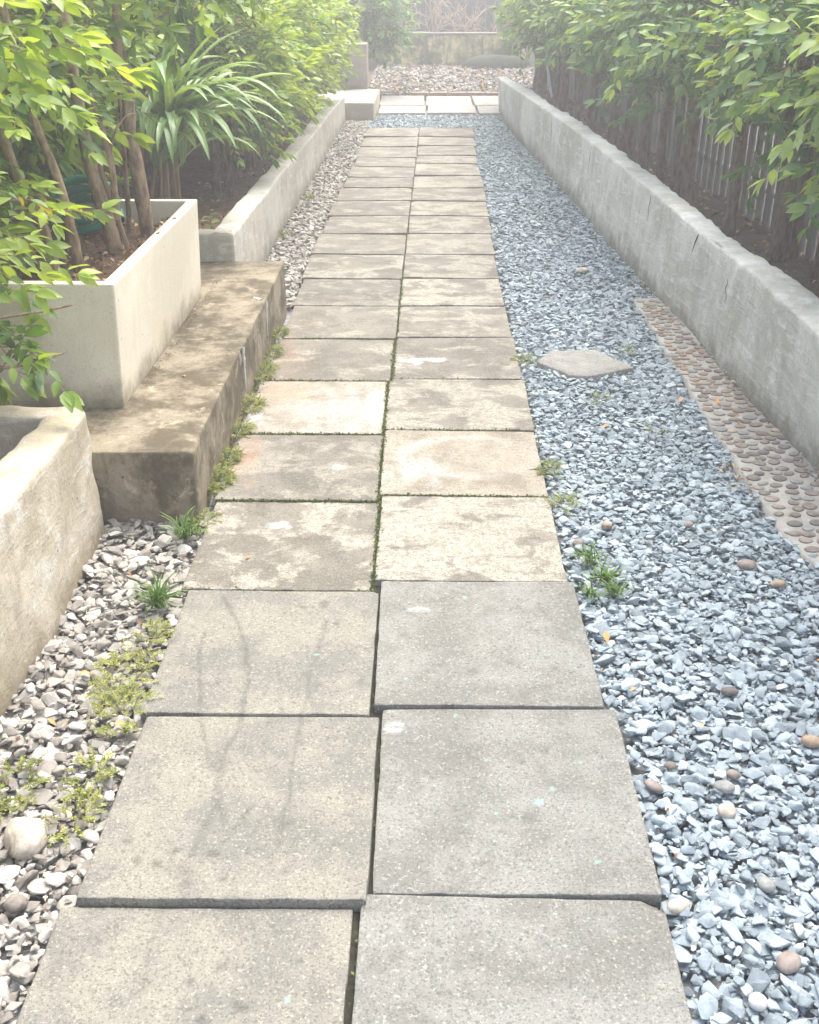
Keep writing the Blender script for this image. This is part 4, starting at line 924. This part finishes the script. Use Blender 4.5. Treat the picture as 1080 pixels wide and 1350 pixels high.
# ---------------------------------------------------------------- weeds, grass, moss, litter
def weed(x, y, rad, n, label, z=0., young=.5, seed=0, hgt=.018):
    n = int(n * (1.15 if (x < -.6 and y > 2.8) else .62)); rad *= 1.12
    r = np.random.default_rng(seed + int(abs(x * 1000))); mb = MB(); v, f = leafgeo(1, .42, .3, .1, 2)
    for k in range(n):
        a = r.uniform(0, 6.28); q = rad * math.sqrt(r.random()); b = np.array([math.cos(a) * q * .6, math.sin(a) * q, 0]); L = r.uniform(.018, .042); d = np.array([math.cos(a) * .7 + r.normal() * .4, math.sin(a) * .7 + r.normal() * .4, r.uniform(.15, .8)]); d /= np.linalg.norm(d)
        yg = young + r.normal() * .2; P = [b + d * L * t + np.array([0, 0, hgt * (1 - q / rad) * t - .012 * t * t]) for t in np.linspace(0, 1, 8)]
        add_tube(mb, P, .0009, 3, a=yg)
        for t in P[1:]:
            for sd in (-1, 1): mb.add((v * r.uniform(.0045, .009)) @ frame(np.cross(d, [0, 0, 1]) * sd + d * .5 + r.normal(size=3) * .25, r.normal() * .5).T + t, f, np.clip(yg + r.normal() * .1, 0, 1))
    o = mb.build('weed_clump', M_WEED, attr='young'); o.location = (x, y, z); tag(o, label, 'weed', 'weed clumps along the slabs'); return o
weed(-.632, 2.925, .060, 150, 'fluffy green weed clump at the near end of the bench foot', .0); weed(-.632, 3.09, .055, 110, 'rounded yellow green weed clump against bench face')
weed(-.630, 3.33, .050, 80, 'yellowish weed patch midway along the bench foot', .0, .7); weed(-.628, 3.55, .07, 90, 'thin yellow weeds along the whitish slab edge', .0, .75)
weed(-.635, 3.90, .075, 140, 'long bright weed clump along the bench foot', .0, .5); weed(-.632, 4.12, .06, 90, 'green weed clump in the bench shade', .0, .4); weed(-.632, 4.38, .05, 80, 'green weed clump by the far bench corner', .0, .4)
weed(-.625, 2.66, .045, 60, 'yellow weed sprig right at the bench corner', .0, .7); weed(-.660, 1.93, .085, 150, 'yellow green feathery weeds on left gravel beside the streaked slab', .005, .75)
weed(-.635, 1.80, .070, 120, 'feathery weeds reaching over the left slab corner', .005, .6); weed(-.640, 2.07, .065, 80, 'sparse yellow weeds below the dark grass tuft', .005, .75)
weed(-.645, 1.60, .05, 60, 'small feathery weed above the big cream stone', .005, .6); weed(-.640, 1.50, .055, 70, 'dry brown green weed next to the slab edge', .0, .8); weed(-.775, 1.56, .06, 110, 'soft green weed cushion at the left picture edge', .01, .35)
weed(.382, 3.03, .045, 60, 'green weed beside the ring-stained slab', .0, .3); weed(.380, 4.06, .045, 50, 'green weed between slab and six-sided stone', .0, .4); weed(.395, 2.80, .04, 40, 'brownish weed beside the cream slab', .0, .6)
weed(.62, 3.62, .03, 24, 'small weed in the middle of right gravel', .005, .3); weed(.80, 4.15, .03, 22, 'tiny weed above the six-sided stone', .005, .2); weed(.76, 3.33, .02, 14, 'tiny weed close to the mosaic strip', .005, .2)
weed(-.80, 7.3, .06, 30, 'small weed in the far left gravel', .0, .5); weed(-.83, 6.2, .05, 24, 'small weed at the foot of long planter', .0, .6); weed(-.57, 11.6, .09, 80, 'grassy weeds beside the far step', .0, .3); weed(.52, 12.3, .10, 60, 'grass growing in far slab joint', .0, .4)
def tuft(x, y, n, L, label, young=.4, z=0., w=.0045):
    mb = MB(); r = np.random.default_rng(int(abs(x * 777 + y * 31)))
    for k in range(n): blade(mb, np.array([r.normal() * .008, r.normal() * .008, 0]), r.uniform(0, 6.28), L * r.uniform(.5, 1.1), r.uniform(.7, 1.5), r.uniform(.8, 1.9), w, np.clip(young + r.normal() * .2, 0, .7))
    o = mb.build('grass_tuft', M_GRASS, attr='young'); o.location = (x, y, z); tag(o, label, 'grass tuft', 'grass tufts at the slab edges')
tuft(-.655, 2.57, 46, .10, 'dark green grass tuft by the bench corner'); tuft(-.650, 2.22, 70, .11, 'dark green grass tuft in left gravel at slab edge', .3)
tuft(.455, 2.36, 46, .075, 'fresh green grass tuft in right gravel by the slab', .55); tuft(.425, 2.46, 34, .07, 'grass tuft beside the cream slab corner', .5); tuft(.475, 2.30, 30, .06, 'small grass tuft furthest out in the right gravel', .4); tuft(.41, 2.29, 24, .05, 'short weedy grass against the grey slab', .4)
# moss in the joints
mb = MB(); v0, f0 = leafgeo(1, .6, .3, .1, 2); r = np.random.default_rng(5)
def mossline(p, q, n, w, z=0., y=.4):
    for _ in range(n):
        t = r.random(); b = np.array(p) * (1 - t) + np.array(q) * t + r.normal(size=2) * w; d = r.normal(size=3); d[2] = abs(d[2]) + .4
        mb.add((v0 * r.uniform(.005, .011)) @ frame(d, r.normal()).T + [b[0], b[1], z - .004 + r.random() * .005], f0, np.clip(y + r.normal() * .25, 0, 1))
for k in range(3, 9):
    mossline((XJ[k], YL[k]), (XJ[k], YL[k + 1]), 420 if k < 7 else 160, .0035)
for k in range(9, 14): mossline((XJ[k], YL[k]), (XJ[k], YL[k + 1]), 26, .003)
for k in (0, 1, 2): mossline((XJ[k] + .002, YL[k]), (XJ[k] + .002, YL[k + 1]), 26, .002, -.008, .2)
for k, n in ((4, 620), (5, 480), (6, 240), (7, 90), (3, 70)): mossline((XL[k], YL[k]), (XJ[k], YL[k]), n, .003, 0, .35)
for k, n in ((4, 300), (5, 260), (6, 60)): mossline((XJ[k], YR[k]), (XR[k], YR[k]), n, .0025, 0, .35)
for k in range(3, 8): mossline((XR[k] + .008, YR[k]), (XR[k] + .008, YR[k + 1]), 34, .005, -.006, .4)
mossline((-.625, 2.8), (-.628, 4.5), 700, .012, 0, .6); mossline((1.02, 5.2), (1.06, 5.0), 80, .02, 0, .3); mossline((.95, 5.6), (1.02, 5.1), 90, .025, 0.004, .25)
mossline((-.4, 13.48), (.3, 13.5), 500, .05, .01, .4)
tag(mb.build('moss', M_MOSS, attr='young'), 'low green moss growing in the joints of the path and edges', 'moss', None, 'stuff')
# leaf litter
mb = MB(); n = 700; P = np.column_stack([rng.uniform(-1.5, -.94, n), rng.uniform(3.06, 4.2, n), rng.uniform(.505, .522, n)]); flakes(mb, P, rng.uniform(.012, .035, n))
n = 900; yy = rng.uniform(5.0, 11.2, n); P = np.column_stack([rng.uniform(-1.4, -.99, n), yy, rng.uniform(.195, .215, n)]); flakes(mb, P, rng.uniform(.015, .045, n))
n = 1100; yy = rng.uniform(3.0, 12, n); P = np.column_stack([rwx(yy, 2) + rng.uniform(.12, .6, n), yy, rng.uniform(.225, .25, n)]); flakes(mb, P, rng.uniform(.015, .05, n))
n = 900; yy = rng.uniform(13.7, 16.6, n); P = np.column_stack([rng.uniform(-.7, 1.5, n), yy, zb(yy) + rng.uniform(.0, .03, n)]); flakes(mb, P, rng.uniform(.03, .08, n))
n = 120; P = np.column_stack([rng.uniform(-1.4, -1.0, n), rng.uniform(1.9, 2.55, n), np.full(n, .215)]); flakes(mb, P, rng.uniform(.02, .045, n))
n = 70; yy = rng.uniform(1.2, 6.5, n); P = np.column_stack([path_bounds(yy, False) + rng.uniform(.01, .05, n), yy, np.full(n, .003)]); flakes(mb, P, rng.uniform(.006, .016, n))
n = 110; yy = rng.uniform(1.0, 7.5, n); P = np.column_stack([rng.uniform(.40, 1.1, n), yy, np.full(n, .004)]); P = P[P[:, 0] < rwx(P[:, 1], 1)]; flakes(mb, P, rng.uniform(.005, .016, len(P)))
n = 60; yy = rng.uniform(1.0, 2.6, n); P = np.column_stack([rng.uniform(-.86, -.62, n), yy, np.full(n, .004)]); flakes(mb, P, rng.uniform(.006, .018, n))
n = 200; yy = rng.uniform(2.72, 4.7, n); P = np.column_stack([rng.uniform(-.90, -.88, n), yy, np.full(n, .203)]); P = P[P[:, 1] > 3.0]; flakes(mb, P, rng.uniform(.004, .012, len(P)))
n = 46; P = np.column_stack([rng.uniform(.90, .97, n), rng.uniform(2.88, 3.08, n), np.full(n, .008)]); flakes(mb, P, rng.uniform(.008, .02, n))
n = 60; yy = rng.uniform(2.8, 5.2, n); P = np.column_stack([rwx(yy, 1) - rng.uniform(.0, .05, n), yy, np.full(n, .022)]); flakes(mb, P, rng.uniform(.006, .018, n))
tag(mb.build('leaf_litter', M_LITTER), 'dry brown fallen leaves and bark bits on soil and rubble', 'leaf litter', None, 'stuff')
LV = [(-.470, 2.46, .004, .022, 'small orange leaf on the brownish slab'), (-.745, 1.93, .01, .03, 'orange leaf on the left gravel'), (-.625, 1.76, .008, .022, 'orange leaf at the left slab corner under weeds'), (-.765, 1.76, .01, .02, 'pale orange leaf on gravel near the rounded planter'),
      (-.79, 3.30, .203, .022, 'curled brown leaf on the bench top'), (.905, 3.62, .008, .03, 'yellow leaf on the gravel at mosaic edge'), (1.03, 3.60, .01, .028, 'yellow green leaf on the mosaic strip'), (1.06, 3.45, .012, .03, 'second yellow leaf lying nearer on the mosaic strip'),
      (.60, 3.37, .008, .03, 'peach leaf scrap on the right gravel'), (.45, 1.9, .006, .02, 'brown leaf scrap at the grey slab edge'), (.42, 2.1, .006, .03, 'brown leaf scrap by right slab side'), (.36, 6.0, .004, .03, 'small orange leaf at the path edge further up')]
for x, y, z, s, lab in LV:
    mb = MB(); flakes(mb, [np.array([0, 0, 0.])], [s * 1.2], .4, .15); o = mb.build('fallen_leaf', M_ORANGE); o.location = (x, y, z); tag(o, lab, 'leaf', 'single fallen leaves')

# ---------------------------------------------------------------- haze, light, camera
HAZE = 0.023
if HAZE:
    V, F, N = roundbox((11, 16, 2.6), 0, (1, 1, 1)); m = bpy.data.materials.new('haze_air'); m.use_nodes = True; nt = m.node_tree; nt.nodes.clear()
    o_ = nt.nodes.new('ShaderNodeOutputMaterial'); v_ = nt.nodes.new('ShaderNodeVolumePrincipled'); v_.inputs['Color'].default_value = (1, .985, .95, 1); v_.inputs['Density'].default_value = HAZE; v_.inputs['Anisotropy'].default_value = .3
    nt.links.new(v_.outputs[0], o_.inputs['Volume']); o = MB().add(V, F).build('haze', m, smooth=False); o.location = (0, 9, 1.45); tag(o, 'thin pale morning haze filling the garden', 'haze', None, 'stuff')

w = bpy.data.worlds.new('World'); SC.world = w; w.use_nodes = True; nt = w.node_tree; bg = nt.nodes['Background']
sky = nt.nodes.new('ShaderNodeTexSky'); sky.sky_type = 'NISHITA'; sky.sun_disc = False
SUN_EL, SUN_AZ = 62, 24           # azimuth clockwise from +Y towards +X
sky.sun_elevation = R(SUN_EL); sky.sun_rotation = R(SUN_AZ); sky.dust_density = 4.0; sky.air_density = 1.0; sky.ozone_density = 1.0
bw = nt.nodes.new('ShaderNodeRGBToBW'); mx = nt.nodes.new('ShaderNodeMix'); mx.data_type = 'RGBA'; mx.inputs[0].default_value = .40; nt.links.new(sky.outputs[0], bw.inputs[0]); nt.links.new(sky.outputs[0], mx.inputs[6]); nt.links.new(bw.outputs[0], mx.inputs[7]); nt.links.new(mx.outputs[2], bg.inputs[0]); bg.inputs[1].default_value = .15
sd = bpy.data.lights.new('sun', 'SUN'); sd.energy = 1.0; sd.angle = R(50); sd.color = (1, .94, .84)
so_ = bpy.data.objects.new('sun', sd); COL.objects.link(so_)
dv = Vector((math.sin(R(SUN_AZ)) * math.cos(R(SUN_EL)), math.cos(R(SUN_AZ)) * math.cos(R(SUN_EL)), math.sin(R(SUN_EL))))
so_.rotation_euler = dv.to_track_quat('Z', 'Y').to_euler()

cd = bpy.data.cameras.new('camera'); cam = bpy.data.objects.new('camera', cd); COL.objects.link(cam); SC.camera = cam
cd.sensor_fit = 'HORIZONTAL'; cd.sensor_width = 36; cd.lens = 36 * 1420 / 1080; cd.clip_end = 2000; cd.clip_start = .05
cam.location = (0, 0, 1.40); cam.rotation_euler = (R(90 - 27.08), 0, R(1.0058))
SC.view_settings.view_transform = 'Standard'; SC.view_settings.look = 'None'; SC.view_settings.exposure = 1.98; SC.view_settings.gamma = 1
SC.cycles.max_bounces = 8; SC.cycles.transparent_max_bounces = 8
SC.cycles.use_denoising = True
